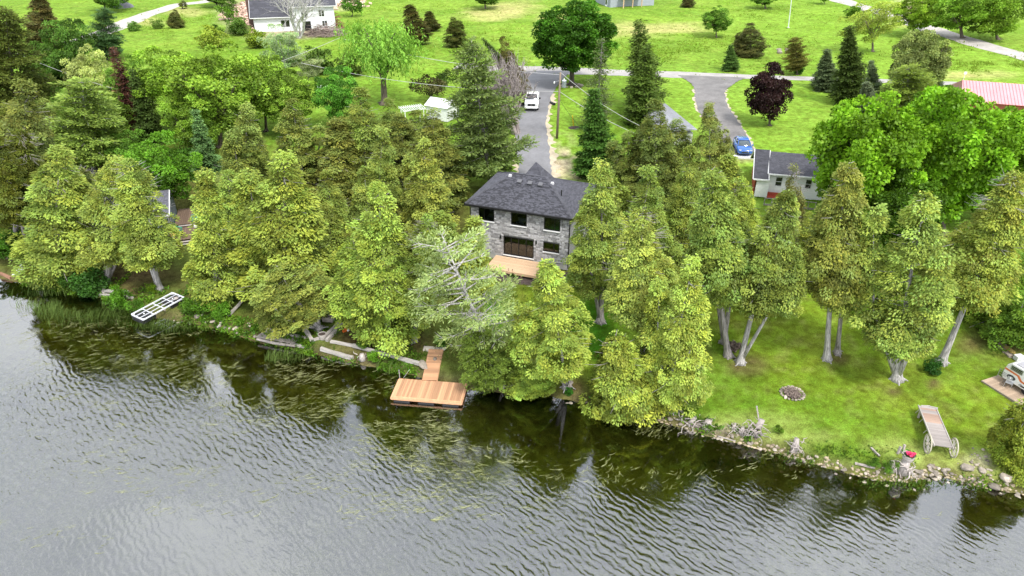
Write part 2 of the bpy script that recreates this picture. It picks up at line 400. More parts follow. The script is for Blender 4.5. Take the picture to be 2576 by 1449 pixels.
# ---- roads and driveways: strips draped on the ground
def cat(pts, n=8):
    P = [np.array(p, float) for p in pts]; P = [2 * P[0] - P[1]] + P + [2 * P[-1] - P[-2]]; out = []
    for i in range(1, len(P) - 2):
        for k in range(n):
            t = k / n; a, b, c, d = P[i - 1:i + 3]
            out.append(.5 * (2 * b + (c - a) * t + (2 * a - 5 * b + 4 * c - d) * t * t + (3 * b - a - 3 * c + d) * t ** 3))
    return out + [P[-2]]
def strip(name, pix, m, dz=.06, jag=.15, cross=6):
    """pix: (u,v,width in metres) along the middle of the road"""
    pts = cat([(*G(u, v)[:2], w) for u, v, w in pix], 10)
    V = []; n = len(pts)
    for i, p in enumerate(pts):
        a = pts[max(0, i - 1)]; b = pts[min(n - 1, i + 1)]; t = np.array([b[0] - a[0], b[1] - a[1]]); t /= np.hypot(*t) + 1e-9
        for k in range(cross + 1):
            s = k / cross - .5; w = p[2] * s
            if k in (0, cross): w += (random.random() - .5) * jag * 2
            x, y = p[0] - t[1] * w, p[1] + t[0] * w
            V.append((x, y, float(hgt(x, y)) + dz - (.03 if k in (0, cross) else 0)))
    Fs = [(i * (cross + 1) + k, i * (cross + 1) + k + 1, (i + 1) * (cross + 1) + k + 1, (i + 1) * (cross + 1) + k) for i in range(n - 1) for k in range(cross)]
    o = MB().add(V, Fs).build(name, m); return tag(o, kind='structure')
asph = mat('asphalt', (.165, .165, .175), .9, .22, .35, bump=.3)
asph2 = mat('asphalt_worn', (.145, .138, .135), .92, .35, .45, bump=.3)
gravel = mat('gravel', (.36, .335, .31), .95, .22, .5, bump=.4)
strip('gravel_road', [(2000,-30,6),(2200,27,6),(2300,60,6),(2420,97,6),(2576,140,6),(2800,205,6)], gravel, .05)
strip('gravel_drive', [(150,112,4),(215,96,4),(290,70,5.5),(360,40,5),(440,14,4.5),(520,3,4.5),(600,-8,4.5)], gravel, .05)
strip('lane_road', [(1150,166,5),(1330,176,5.5),(1500,180,5),(1690,188,4.2),(1850,192,3.6),(2000,197,3),(2200,203,2.8),(2400,211,3.2),(2576,224,3.6),(2760,240,3.6)], mat('lane_gravel', (.30, .285, .275), .95, .22, .4, bump=.4), .05)
sand = mat('sandy_shoulder', (.40, .345, .25), .95, .3, 1.2, bump=.4)
strip('driveway_shoulder', [(1350,470,5.2),(1349,420,5.2),(1344,370,5.0),(1338,320,5.0),(1342,275,5.4),(1351,235,5.8)], sand, .045, .5)
strip('turnaround_shoulder', [(1786,222,5.3),(1786,240,4.8),(1792,268,5.0),(1812,300,4.8),(1840,340,4.2),(1866,384,3.6)], sand, .045, .3)
strip('driveway', [(1346,470,3.8),(1345,420,3.9),(1340,370,4.1),(1335,320,4.2),(1340,270,4.6),(1350,230,5.2),(1364,200,6.6),(1370,180,9)], asph, .085)
strip('turnaround_drive', [(1790,193,11),(1789,206,7.6),(1786,222,5),(1786,240,4.4),(1792,268,4.6),(1812,300,4.4),(1840,340,3.8),(1866,384,3.2),(1872,398,2.6)], asph2, .085)

# ---- floating weed and reeds (nobody could count them)
def ribbons(n, regions, wmin, wmax, lmin, lmax, zf, bend, ang, col_a, col_b, upright=False):
    V = []; Fs = []; Cc = []; k = 0
    tot = sum(r[4] for r in regions)
    for (u, v, ru, rv, wt_) in regions:
        for _ in range(int(n * wt_ / tot)):
            q = RNG.normal(0, .55, 2); uu, vv = u + q[0] * ru, v + q[1] * rv
            p = atz(uu, vv, 0)
            d = inland(p[0], p[1])
            if d > (-.25 if not upright else .5): continue
            if vn2(p[0] * 1.1 + 50, p[1] * 1.8) < (.36 if upright else .43): continue
            a0 = ang + .5 * (vn3(p[0] * 1.3, p[1] * 1.3) - .5) * 2 + RNG.normal(0, .22)
            if RNG.random() < .12: a0 += RNG.normal(0, .9)
            bd0 = RNG.normal(bend, .4); c0 = RNG.random()
            for _m in range(1 if upright else RNG.integers(2, 7)):
                L = RNG.uniform(lmin, lmax); w = RNG.uniform(wmin, wmax); a = a0 + RNG.normal(0, .12); bd = bd0 + RNG.normal(0, .15)
                c = np.array(col_a) + (np.array(col_b) - np.array(col_a)) * np.clip(c0 + RNG.normal(0, .2), 0, 1)
                x, y = p[0], p[1]; S = 5; z = RNG.uniform(*zf)
                if not upright: x += RNG.normal(0, .22); y += RNG.normal(0, .10)
                lean = RNG.uniform(.1, .5)
                for s in range(S + 1):
                    tt = s / S; ww = w * (1 - tt * .75)
                    if upright:
                        q3 = np.array([x + math.cos(a) * L * lean * tt * tt, y + math.sin(a) * L * lean * tt * tt, -.1 + L * (tt - .25 * tt * tt)])
                        nrm = np.array([-math.sin(a), math.cos(a), 0])
                    else:
                        aa = a + bd * tt; q3 = np.array([x, y, z + .012 * math.sin(tt * 3.14)])
                        x += math.cos(aa) * L / S; y += math.sin(aa) * L / S; nrm = np.array([-math.sin(aa), math.cos(aa), 0])
                    V += [q3 - nrm * ww / 2, q3 + nrm * ww / 2]; Cc += [c, c]
                    if s: Fs.append((k + 2 * s - 2, k + 2 * s - 1, k + 2 * s + 1, k + 2 * s))
                k += 2 * (S + 1)
    return np.array(V), np.array(Fs), np.array(Cc)
REG = [(180,880,260,90,3),(420,900,260,110,4),(650,960,300,130,5),(850,1000,260,120,4),(1000,1080,260,110,5),(1150,1130,220,90,4),(1400,1060,160,50,1.5),(1620,1090,200,45,2.6),(1850,1150,200,40,1.2),(1100,1240,300,80,2.5),(1600,1180,250,70,1.5),(2100,1270,200,50,.3),(300,980,260,50,2),(1800,1290,260,70,1),(800,1140,330,90,1.6),(100,820,150,40,1.2),(780,940,200,40,2),(400,1150,400,110,3),(250,1300,300,80,1),(900,1280,350,80,1.5)]
V, Fs, Cc = ribbons(5200, REG, .016, .034, .26, .70, (-.05, .008), .9, .05, (.20, .22, .07), (.46, .48, .24))
weed = place('floating_weed', npmesh('floating_weed', V, Fs, FOL, Cc)); tag(weed, 'pale green weed strands floating on the lake', 'weed', kind='stuff')
REED = [(180,775,90,32,5),(260,790,80,25,3),(120,760,60,20,1.5),(400,825,60,14,1.2),(600,845,40,10,.8),(1000,925,40,12,.5),(700,905,50,8,.5),(1010,905,90,8,.6)]
V, Fs, Cc = ribbons(6500, REED, .03, .055, .5, 1.3, (0, 0), 0, .6, (.07, .12, .022), (.17, .25, .06), True)
reeds = place('reeds', npmesh('reeds', V, Fs, FOL, Cc)); tag(reeds, 'green reeds standing in the shallows by the left shore', 'reeds', kind='stuff')

# ---- tall meadow grass in tufts
def tufts(n, regs, hmin, hmax, ca, cb, name, label):
    V = []; Cc = []
    for (u, v, ru, rv, wt_) in regs:
        for _ in range(int(n * wt_)):
            uu, vv = u + RNG.normal(0, .6) * ru, v + RNG.normal(0, .6) * rv
            p = atz(uu, vv, 5.5 if v < 330 else 1.0); z = float(hgt(p[0], p[1]))
            if vn2(p[0], p[1]) < .42: continue
            hh = RNG.uniform(hmin, hmax); c = np.array(ca) + (np.array(cb) - np.array(ca)) * RNG.random()
            for _k in range(3):
                a = RNG.uniform(0, 6.28); w = hh * .28; ox, oy = RNG.normal(0, .2, 2)
                b = np.array([p[0] + ox, p[1] + oy, z]); s_ = np.array([math.cos(a), math.sin(a), 0]) * w
                tip = b + np.array([RNG.normal(0, .3) * hh, RNG.normal(0, .3) * hh, hh])
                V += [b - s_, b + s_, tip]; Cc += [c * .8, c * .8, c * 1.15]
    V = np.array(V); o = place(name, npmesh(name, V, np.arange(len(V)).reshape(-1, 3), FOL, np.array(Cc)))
    return tag(o, label, 'grass', kind='stuff')
tufts(9000, [(1700,130,330,45,.32),(1250,110,110,50,.10),(900,110,180,60,.15),(480,60,130,40,.12),(2420,130,180,30,.08),(2250,30,200,25,.08),(1900,30,120,20,.08),(2500,165,100,14,.07),(1000,25,200,24,.1)], .12, .36, (.13, .22, .016), (.24, .33, .045), 'meadow_grass', 'long bright green grass across the open meadow')
tufts(2600, [(900,880,180,16,.25),(420,800,120,16,.2),(2000,1125,200,16,.12),(2300,1190,250,14,.25),(1750,1070,80,10,.08),(1300,800,40,60,.1)], .08, .28, (.05, .12, .01), (.16, .24, .04), 'shore_grass', 'rough grass along the top of the lake bank')
# ================================================================== TREES
def unit(a): return a / (np.linalg.norm(a, axis=-1, keepdims=True) + 1e-9)
def leafmesh(name, P, D, Nn, L, W, C, tip=(1.25, 1.2, 1.0)):
    """kite-shaped leaves / sprays: base P, direction D, rough normal Nn"""
    D = unit(D); S = unit(np.cross(D, Nn)); up = np.cross(S, D)
    L = np.asarray(L)[:, None]; W = np.asarray(W)[:, None]
    a = P; b = P + D * L * .45 + S * W * .5 + up * L * .05; c = P + D * L; d = P + D * L * .45 - S * W * .5 + up * L * .05
    V = np.stack([a, b, c, d], 1).reshape(-1, 3); n = len(P)
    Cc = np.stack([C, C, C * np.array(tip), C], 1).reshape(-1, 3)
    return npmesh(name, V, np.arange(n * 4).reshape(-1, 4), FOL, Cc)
def tintset(g, n, lo=.7, hi=1.3, warm=.18):
    v = g.uniform(lo, hi, n); w = g.uniform(-1, 1, n) * warm
    return np.stack([v * (1 + w), v * (1 + w * .25), v * (1 - w * .6)], 1)
def flare_trunk(mb, g, h, r, top=.15, lean=.25, roots=5, twigs=0, z0=0):
    pts = []; rad = []; ox, oy = g.normal(0, lean, 2)
    for t in (0, .02, .05, .10, .22, .4, .6, .8, 1):
        w = math.sin(t * 3.1); pts.append((ox * w, oy * w, h * t))
        rad.append(r * ((1 - t) * (1 - top) + top) * (1.9 if t == 0 else 1.4 if t == .02 else 1.15 if t == .05 else 1))
    mb.tube(pts, rad, 8)
    for k in range(roots):
        a = 6.28 * k / max(1, roots) + g.uniform(-.4, .4); l = r * g.uniform(2.2, 3.4)
        mb.tube([(0, 0, r * 1.6), (math.cos(a) * r * 1.2, math.sin(a) * r * 1.2, r * .6), (math.cos(a) * l, math.sin(a) * l, -.12)], [r * .6, r * .42, r * .12], 5)
    return pts
def trunk_at(pts, z):
    return [np.interp(z, [p[2] for p in pts], [p[i] for p in pts]) for i in (0, 1)]

PROTO = {}
def cedar(key, seed, h=13.0, r=2.6, z0=.1, n=560, per=26, forks=1, dead=0):
    g = np.random.default_rng(seed); zb = h * z0
    mb = MB(); pts = []
    leaders = [(0, 0, 1.0, 1.0)] + [(g.normal(0, r * .42), g.normal(0, r * .42), g.uniform(.72, .93), g.uniform(.6, .8)) for _ in range(forks)]
    pts = flare_trunk(mb, g, h * .86, .19 + .06 * g.random(), .06, .15)
    for lx, ly, lh, lr in leaders[1:]:
        mb.tube([(0, 0, .1), (lx * .3, ly * .3, h * .15), (lx * .8, ly * .8, h * .4), (lx, ly, h * lh * .85)], [.18, .14, .10, .01], 6)
    ph = g.uniform(0, 6.28, 8); P = []; D = []; Nn = []; T = []; LL = []
    wts = np.array([l[3] ** 2 for l in leaders]); wts /= wts.sum()
    nbough = max(40, int(n / 2.2)); boughs = []
    for i in range(nbough):
        li = g.choice(len(leaders), p=wts); t = 1 - math.sqrt(1 - g.random() * .995) if g.random() < .70 else g.random() ** .75
        boughs.append((li, t, g.uniform(0, 6.28), .62 + .42 * g.random() ** .6))
    for i in range(n):
        li, t, th, rf = boughs[i % nbough]; lx, ly, lh, lr = leaders[li]
        t = min(.999, max(.0, t + g.normal(0, .018))); th = th + g.normal(0, .24) / (1.1 - t); rf = min(1.06, max(.1, rf - abs(g.normal(0, .22))))
        z = zb + (h * lh - zb) * t
        prof = (1 - t) ** .74 * (.56 + .44 * min(1, t / .20))
        lob = 1 + .13 * math.sin(2 * th + ph[0] + z * .5) + .12 * math.sin(3 * th + ph[1] - z * .9) + .08 * math.sin(5 * th + ph[2] + z * 1.7)
        Rr = r * lr * prof * lob + .12
        rho = Rr * rf
        k = min(1, t / .3); cx = lx * (.35 + .65 * k) + math.cos(th) * rho; cy = ly * (.35 + .65 * k) + math.sin(th) * rho
        c = np.array([cx, cy, z - .35 * rho / r])
        o = np.array([math.cos(th), math.sin(th), .30])
        m = int(per * g.uniform(.6, 1.4)); tang = np.array([-math.sin(th), math.cos(th), 0])
        spread = g.uniform(.18, .36)
        nc = unit(np.array([0, 0, .85]) + o * .75 + g.normal(0, .28, 3)); ax = unit(np.cross(tang, nc)) ; ax = ax if ax @ o > 0 else -ax; ay = np.cross(nc, ax)
        rr = np.sqrt(g.random(m)) * spread * 1.9; aa = g.normal(0, 1.25, m)
        px_, py_ = (rr * np.cos(aa))[:, None], (rr * np.sin(aa))[:, None]
        pos = c + ax * (px_ - spread * .6) + ay * py_ + nc * g.normal(0, .05, (m, 1)) - np.array([0, 0, 1]) * (.55 * (px_ ** 2 + py_ ** 2) / spread * .5)
        d = unit(ax * (.7 + px_) + ay * py_ * 1.6 + g.normal(0, .32, (m, 3)) + np.array([0, 0, .12]))
        nn = unit(nc + g.normal(0, .30, (m, 3)))
        tc = g.uniform(.72, 1.40) if g.random() < .76 else g.uniform(.42, .66); w = g.uniform(-.12, .12)  # some clumps tinted darker to stand in for shaded gaps between sprays
        P.append(pos); D.append(d); Nn.append(nn)
        T.append(tintset(g, m, .82 * tc, 1.18 * tc, .1) * np.array([1 + w, 1, 1 - w]))
        LL.append(g.uniform(.11, .22, m))
    P, D, Nn, T, LL = map(np.concatenate, (P, D, Nn, T, LL))
    # grey dead twigs showing through
    for _ in range(26 + dead):
        t = g.random() ** .8 if not dead else 1 - g.random() ** 1.6 * .6; z = zb + (h - zb) * t * .97; th = g.uniform(0, 6.28); l = r * (1 - t) ** .6 * g.uniform(.7, 1.1) + .35
        x, y = trunk_at(pts, z); e = (x + math.cos(th) * l, y + math.sin(th) * l, z + l * .12)
        mb.tube([(x, y, z), (x + math.cos(th) * l * .5, y + math.sin(th) * l * .5, z - .02 * l), e], [.035, .022, .008], 3, cap=False)
        if dead:
            for _k in range(2):
                a = th + g.normal(0, .6); mb.tube([(x + math.cos(th) * l * .6, y + math.sin(th) * l * .6, z), (e[0] + math.cos(a) * .4, e[1] + math.sin(a) * .4, e[2] + g.normal(0, .2))], [.015, .006], 3, cap=False)
    PROTO[key] = dict(h=h, r=r, crown=leafmesh(key + '_crown', P, D, Nn, LL, LL * g.uniform(.42, .62, len(LL)), T, (1.28, 1.24, 1.15)), trunk=mb.mesh(key + '_trunk', BARK, True))
for i in range(3): cedar('cedar_low%d' % i, 20 + i, 13, 2.7, .07, 640, 80, 1 + i % 2)
for i in range(3): cedar('cedar_mid%d' % i, 30 + i, 13.5, 2.6, .26, 580, 80, 1 + (i + 1) % 2, 8 * (i == 1))
for i in range(3): cedar('cedar_high%d' % i, 40 + i, 14.5, 2.7, .40, 540, 80, i % 2, 14 * (i == 2))
cedar('cedar_thin', 55, 9, 1.5, .3, 170, 50, 0, 10)
cedar('cedar_slim', 56, 12, 1.7, .08, 460, 74, 0)
cedar('cedar_bush', 57, 5.5, 2.6, .05, 460, 84, 2)

def conifer(key, seed, h, r, z0, step, nb, tuft, droop, plate, L, dens, bare=.3, prof=.8, wood=.03, sprd=.16, wf=.36):
    """whorled branches with needle tufts: pines (plate) and spruces (droop)"""
    g = np.random.default_rng(seed); mb = MB(); pts = flare_trunk(mb, g, h * .97, .14 + .006 * h, .04, .10, 4)
    P = []; D = []; Nn = []; T = []; LL = []
    z = h * z0
    while z < h * .985:
        t = (z - h * z0) / (h * (1 - z0)); ln = r * (1 - t) ** prof * (.55 + .45 * min(1, t / .15)) + .12
        k = max(3, int(nb * (1 - t * .4)))
        for b in range(k):
            th = 6.28 * (b + g.random() * .9) / k; l = ln * (g.uniform(.62, 1.12) if not plate else g.uniform(.42, 1.18)); zz = z + g.uniform(-.5, .5) * step
            x, y = trunk_at(pts, zz); ca, sa = math.cos(th), math.sin(th)
            rise = g.uniform(.05, .3) * l if not droop else -droop * l * g.uniform(.6, 1.2)
            e = np.array([x + ca * l, y + sa * l, zz + rise]); s0 = np.array([x, y, zz]); md = (s0 + e) / 2 + np.array([0, 0, -.05 * l if droop else -.02 * l])
            mb.tube([s0, md, e], [wood * (.6 + l / r), wood * .7, wood * .25], 3, cap=False)
            if wood > .05:
                for _k in range(4):
                    f = g.uniform(.3, .95); b0 = (1 - f) * s0 + f * e; sd = g.choice((-1, 1)); e2 = b0 + np.array([ca * .7 - sa * sd * .8, sa * .7 + ca * sd * .8, g.uniform(.0, .45)]) * l * g.uniform(.15, .32)
                    mb.tube([b0, (b0 + e2) / 2 + g.normal(0, .05, 3), e2], [wood * .5, wood * .35, wood * .12], 3, cap=False)
            tc = g.uniform(.75, 1.25); m0 = max(2, int(l * dens))
            for q in range(m0):
                f = bare + (1.02 - bare) * g.random(); base = (1 - f) ** 2 * s0 + 2 * f * (1 - f) * md + f * f * e
                lat = (g.random() - .5) * 2 * l * .32 * (1 - abs(f - .6)); base = base + np.array([-sa * lat, ca * lat, g.normal(0, .05) + (.04 if plate else -.06 * abs(lat))])
                m = tuft; qd = g.normal(0, 1, (m, 3))
                dirv = unit(np.array([ca, sa, .25 if plate else -.2]) * .8 + np.array([-sa, ca, 0]) * np.sign(lat) * .5 + qd * .55)
                P.append(base + qd * np.array([sprd, sprd, sprd * .4])); D.append(dirv); Nn.append(unit(np.array([0, 0, 1.0]) + qd[:, ::-1] * .4 + .35 * np.array([ca, sa, 0])))
                T.append(tintset(g, m, .8 * tc, 1.2 * tc, .1)); LL.append(g.uniform(.7, 1.3, m) * L)
        z += step * g.uniform(.8, 1.2)
    P, D, Nn, T, LL = map(np.concatenate, (P, D, Nn, T, LL))
    PROTO[key] = dict(h=h, r=r, crown=leafmesh(key + '_crown', P, D, Nn, LL, LL * wf, T, (1.2, 1.16, 1.0)), trunk=mb.mesh(key + '_trunk', BARK, True))
conifer('pine0', 61, 15, 4.0, .10, .60, 8, 12, 0, True, .33, 7.5, .25, .52, .035, .22, .40)
conifer('pine1', 62, 15, 4.0, .16, .58, 8, 12, 0, True, .34, 6.5, .25, .55, .035, .22, .42)
conifer('pine_bare', 63, 12, 4.2, .22, .85, 7, 15, 0, True, .24, 5.0, .52, .36, .075, .19, .40)
conifer('spruce0', 64, 13, 2.7, .04, .36, 9, 10, .28, False, .32, 7.5, .08, .92, .03, .16, .5)
conifer('spruce1', 65, 13, 2.7, .06, .42, 8, 10, .22, False, .32, 6.5, .10, .85, .03, .18, .5)
conifer('spruce_thin', 66, 13, 2.5, .10, .50, 7, 8, .2, False, .28, 5.0, .2, .8, .035, .18, .45)
conifer('spruce_dead', 67, 13, 2.0, .05, .36, 8, 8, .22, False, .28, 5.5, .05, .9, .035, .16, .45)

def broad(key, seed, h, r, hc, lobes, per, L, zs=1.0, lob_r=.30, limbs=7, trunk_r=.3, gapy=1.0, wood_show=0, tip=(1.2, 1.15, 1.0)):
    """spreading crown of overlapping leaf masses on a limbed trunk; hc = height of crown centre"""
    g = np.random.default_rng(seed); mb = MB(); rz = (h - hc) * zs
    pts = flare_trunk(mb, g, hc * 1.05, trunk_r, .35, .15, 5)
    P = []; D = []; Nn = []; T = []; LL = []
    cs = []
    for i in range(lobes):
        v = unit(g.normal(0, 1, 3)); v[2] = v[2] * .9 + .10
        rad = g.random() ** .45 * gapy
        cs.append((np.array([0, 0, hc]) + v * np.array([r * (1 - lob_r * .6), r * (1 - lob_r * .6), rz * (1 - lob_r * .4)]) * rad, v, rad))
    for c, v, rad in cs:
        lr = r * lob_r * g.uniform(.6, 1.15); m = int(per * g.uniform(.7, 1.3))
        d = unit(g.normal(0, 1, (m, 3)) + v * .55 + np.array([0, 0, .55]))
        pos = c + d * lr * g.uniform(.55, 1.0, (m, 1)) * np.array([1, 1, .62])
        tc = g.uniform(.75, 1.35) if g.random() < .72 else g.uniform(.40, .65)  # part of the leaf masses coloured darker, imitating shaded hollows
        P.append(pos); D.append(unit(d + g.normal(0, .7, (m, 3)) + np.array([0, 0, -.25]))); Nn.append(unit(d + g.normal(0, .32, (m, 3)) + np.array([0, 0, .4])))
        T.append(tintset(g, m, .8 * tc, 1.2 * tc, .1)); LL.append(g.uniform(.7, 1.3, m) * L)
    for k in range(limbs):
        c = cs[k][0]; s0 = np.array([*trunk_at(pts, hc * .45), hc * g.uniform(.3, .6)])
        md = (s0 + c) / 2 + np.array([0, 0, -.05 * r]); mb.tube([s0, md, c, c + cs[k][1] * r * .12], [trunk_r * .5, trunk_r * .3, trunk_r * .12, trunk_r * .04], 5, cap=False)
        for _ in range(3 + wood_show):
            f = g.uniform(.3, 1); b = s0 + (c - s0) * f; e = b + unit(g.normal(0, 1, 3) + cs[k][1]) * r * g.uniform(.15, .35); mb.tube([b, (b + e) / 2 + g.normal(0, .04 * r, 3), e], [trunk_r * .14, trunk_r * .09, trunk_r * .03], 3, cap=False)
    P, D, Nn, T, LL = map(np.concatenate, (P, D, Nn, T, LL))
    PROTO[key] = dict(h=h, r=r, crown=leafmesh(key + '_crown', P, D, Nn, LL, LL * .8, T, tip), trunk=mb.mesh(key + '_trunk', BARK, True))
broad('maple0', 71, 13, 5.6, 6.9, 190, 230, .29, 1.0, .20, 9, .36)
broad('maple1', 72, 13, 5.6, 6.9, 180, 240, .29, 1.0, .21, 9, .36)
broad('leafy0', 73, 11, 4.6, 5.9, 130, 170, .23, 1.0, .20, 9, .2, 1.02, 3)
broad('leafy1', 74, 11, 4.6, 6.1, 120, 165, .23, 1.0, .20, 9, .2, 1.05, 4)
broad('airy0', 75, 11, 4.0, 6.2, 75, 140, .20, 1.0, .24, 12, .15, 1.05, 6)
broad('beech', 76, 10, 4.0, 4.7, 110, 230, .26, 1.0, .27, 6, .22)
broad('bush0', 77, 2.2, 1.5, 1.0, 30, 90, .17, 1.0, .38, 4, .05)
broad('bush1', 78, 2.2, 1.5, 1.1, 26, 80, .15, 1.0, .36, 4, .05)

def willow(key, seed, h=13, r=5.6):
    g = np.random.default_rng(seed); mb = MB(); pts = flare_trunk(mb, g, 6.0, .42, .6, .1, 4); P = []; D = []; Nn = []; T = []; LL = []
    tips = []
    for k in range(16):
        th = 6.28 * k / 16 + g.uniform(-.2, .2); l = r * g.uniform(.35, .85); zt = h * g.uniform(.62, .92) * (1 - .12 * l / r)
        s0 = np.array([0, 0, g.uniform(3.0, 5.8)]); e = np.array([math.cos(th) * l, math.sin(th) * l, zt]); md = (s0 + e) / 2 + np.array([0, 0, h * .09])
        mb.tube([s0, md, e], [.22, .13, .05], 5, cap=False); tips += [(e, th), (md * .4 + e * .6, th), (md, th)]
    for i in range(820):
        c, th = tips[g.integers(len(tips))]; s = c + g.normal(0, 1, 3) * np.array([1.1, 1.1, .8]) + np.array([0, 0, .5]); a = math.atan2(s[1], s[0])
        n = int(g.uniform(6, 22)); hang = g.uniform(.08, .21)
        k = np.arange(n)[:, None]; out = np.minimum(k * .1, .6)
        pos = s + np.array([math.cos(a), math.sin(a), 0]) * out * .8 + np.array([0, 0, -1]) * k * hang * (.35 + .65 * np.minimum(1, k / 5)) + g.normal(0, .06, (n, 3))
        tc = g.uniform(.75, 1.25); P.append(pos); D.append(unit(np.array([0, 0, -1.0]) + g.normal(0, .45, (n, 3)))); Nn.append(unit(np.array([math.cos(a), math.sin(a), .6]) + g.normal(0, .5, (n, 3))))
        T.append(tintset(g, n, .85 * tc, 1.15 * tc, .1)); LL.append(g.uniform(.28, .5, n))
    P, D, Nn, T, LL = map(np.concatenate, (P, D, Nn, T, LL)); ok = P[:, 2] > 1.6
    PROTO[key] = dict(h=h, r=r, crown=leafmesh(key + '_crown', P[ok], D[ok], Nn[ok], LL[ok], LL[ok] * .42, T[ok]), trunk=mb.mesh(key + '_trunk', BARK, True))
willow('willow', 81)
def bare(key, seed, h, r, n=9, forks=5):
    g = np.random.default_rng(seed); mb = MB()
    def grow(p, d, l, rad, lev):
        e = p + d * l; mid = (p + e) / 2 + g.normal(0, l * .05, 3); mb.tube([p, mid, e], [rad, rad * .8, rad * .55], 5 if lev < 2 else 3, cap=False)
        if lev >= 4: return
        for k in range(2 + (lev > 0) + (g.random() < .5)):
            nd = unit(d + g.normal(0, .42, 3) + np.array([0, 0, .15])); grow(p + (e - p) * g.uniform(.55, 1), nd, l * g.uniform(.6, .85), rad * .5, lev + 1)
    for k in range(forks):
        a = 6.28 * k / forks; grow(np.array([math.cos(a) * .15, math.sin(a) * .15, -.1]), unit(np.array([math.cos(a) * r / h * .7, math.sin(a) * r / h * .7, 1])), h * .36, .19, 0)
    PROTO[key] = dict(h=h, r=r, crown=None, trunk=mb.mesh(key + '_trunk', BARK, True))
bare('bare', 83, 11, 4, forks=6)
bare('bare_bush', 84, 5, 2.4, forks=11)

# colours of the species (leaf colour, bark colour)
CED = (.235, .305, .058); CEDY = (.275, .350, .058); CEDO = (.185, .228, .050); CEDD = (.120, .148, .022); CEDG = (.115, .195, .020)
GREYB = (.34, .31, .295); DARKB = (.11, .09, .075); PALEB = (.42, .40, .39); BROWNB = (.16, .125, .10)
def tree(name, kind, label, cat_, base, top, w, leaf, bark=GREYB, group=None, rot=None, back=0.0):
    b = G(*base); pr = PROTO[kind]
    tp = aty(top[0], top[1], b.y + back); hz = max(.4, tp[2] - b.z); dx = tp[0] - b.x; ln = math.sqrt(hz * hz + dx * dx + back * back)
    rad = w * depth((b.x, b.y, b.z + hz * .5)) / FX
    root = bpy.data.objects.new(name, None); col.objects.link(root); root.empty_display_size = .3
    root.location = b - Vector((0, 0, .03)); root.rotation_mode = 'QUATERNION'
    ax = Vector((dx, back, hz)).normalized(); q = Vector((0, 0, 1)).rotation_difference(ax)
    root.rotation_quaternion = q @ Quaternion((0, 0, 1), random.uniform(0, 6.28) if rot is None else rot)
    k = rad / pr['r']; root.scale = (k * random.uniform(.9, 1.12), k * random.uniform(.9, 1.12), ln / pr['h'])
    tag(root, label, cat_, group)
    t = place('trunk', pr['trunk'], root, color=bark)
    if pr['crown']:
        j = random.uniform(.82, 1.12); hz_ = random.uniform(-.07, .05); leaf = (leaf[0] * (1 + hz_), leaf[1], leaf[2]); place('crown', pr['crown'], root, color=tuple(x * j * random.uniform(.96, 1.04) for x in leaf))
    return root
SG = 'cedars along the lake shore'; BG = 'cedars behind the shore row'
L = []
def T_(*a, **k): L.append((a, k))
# front row of cedars, from left to right
T_('cedar_tree','cedar_high0','cedar at the left edge with a thin trunk leaning left over the bank','tree',(84,672),(-20,330),75,CEDD,GREYB,SG)
T_('cedar_tree','cedar_high2','cedar with a crooked forked trunk at the far left bank','tree',(42,640),(55,330),85,CEDD,GREYB,SG)
T_('cedar_tree','cedar_low0','broad olive cedar left of the reeds, its foliage reaching the bank','tree',(150,690),(150,372),125,CED,GREYB,SG)
T_('cedar_tree','cedar_mid0','cedar with clustered grey trunks behind the timber edging','tree',(268,712),(290,395),92,CED,GREYB,SG)
T_('cedar_tree','cedar_mid1','round-bottomed cedar on a single pale trunk above the metal raft','tree',(400,728),(322,400),88,CED,PALEB,SG)
T_('cedar_tree','cedar_slim','tall narrow cedar between the metal raft and the big shore cedar','tree',(540,768),(516,432),62,CEDY,GREYB,SG)
T_('cedar_tree','cedar_low1','largest dense yellow-green cedar left of the middle of the shore','tree',(725,765),(712,385),135,CEDY,GREYB,SG)
T_('cedar_tree','cedar_mid2','leaning cedar with pale drooping boughs over the old grey dock','tree',(803,828),(690,660),92,(.25,.315,.07),PALEB,SG)
T_('cedar_tree','cedar_low2','dense cedar right of the old dock with two tops','tree',(975,860),(950,462),128,CEDY,GREYB,SG)
T_('cedar_tree','cedar_mid1','cedar on a pale curved trunk near the dock walkway','tree',(1042,858),(1075,540),72,CED,PALEB,SG)
T_('cedar_tree','cedar_slim','slender cedar in front of the left windows of the stone house','tree',(1178,745),(1194,548),56,CEDY,GREYB,SG)
T_('cedar_tree','cedar_mid0','cedar in front of the stone deck with its trunk beside pale boulders','tree',(1426,972),(1374,655),92,CEDY,PALEB,SG)
T_('cedar_tree','cedar_low0','low cedar hanging over the water right of the dock','tree',(1335,975),(1325,856),75,CEDY,GREYB,SG)
T_('cedar_tree','cedar_bush','bushy bright cedar overhanging the lake below the middle lawn','tree',(1572,1022),(1548,835),108,(.30,.38,.060),GREYB,SG)
T_('cedar_tree','cedar_mid2','cedar just right of the stone house hiding its corner','tree',(1510,810),(1510,398),94,CED,GREYB,SG)
T_('cedar_tree','cedar_high2','cedar with a bare grey top and visible trunk right of the house','tree',(1622,935),(1608,528),98,CED,GREYB,SG)
T_('cedar_tree','cedar_low1','cedar on a white flared root base at the water edge','tree',(1684,1022),(1742,648),98,CEDY,PALEB,SG)
T_('cedar_tree','cedar_high0','tall full cedar left of the leaning trunk cluster','tree',(1832,895),(1790,415),112,CED,GREYB,SG)
T_('cedar_tree','cedar_high1','cedar on the long trunk leaning right above the lawn','tree',(1862,912),(1985,480),98,CED,PALEB,SG)
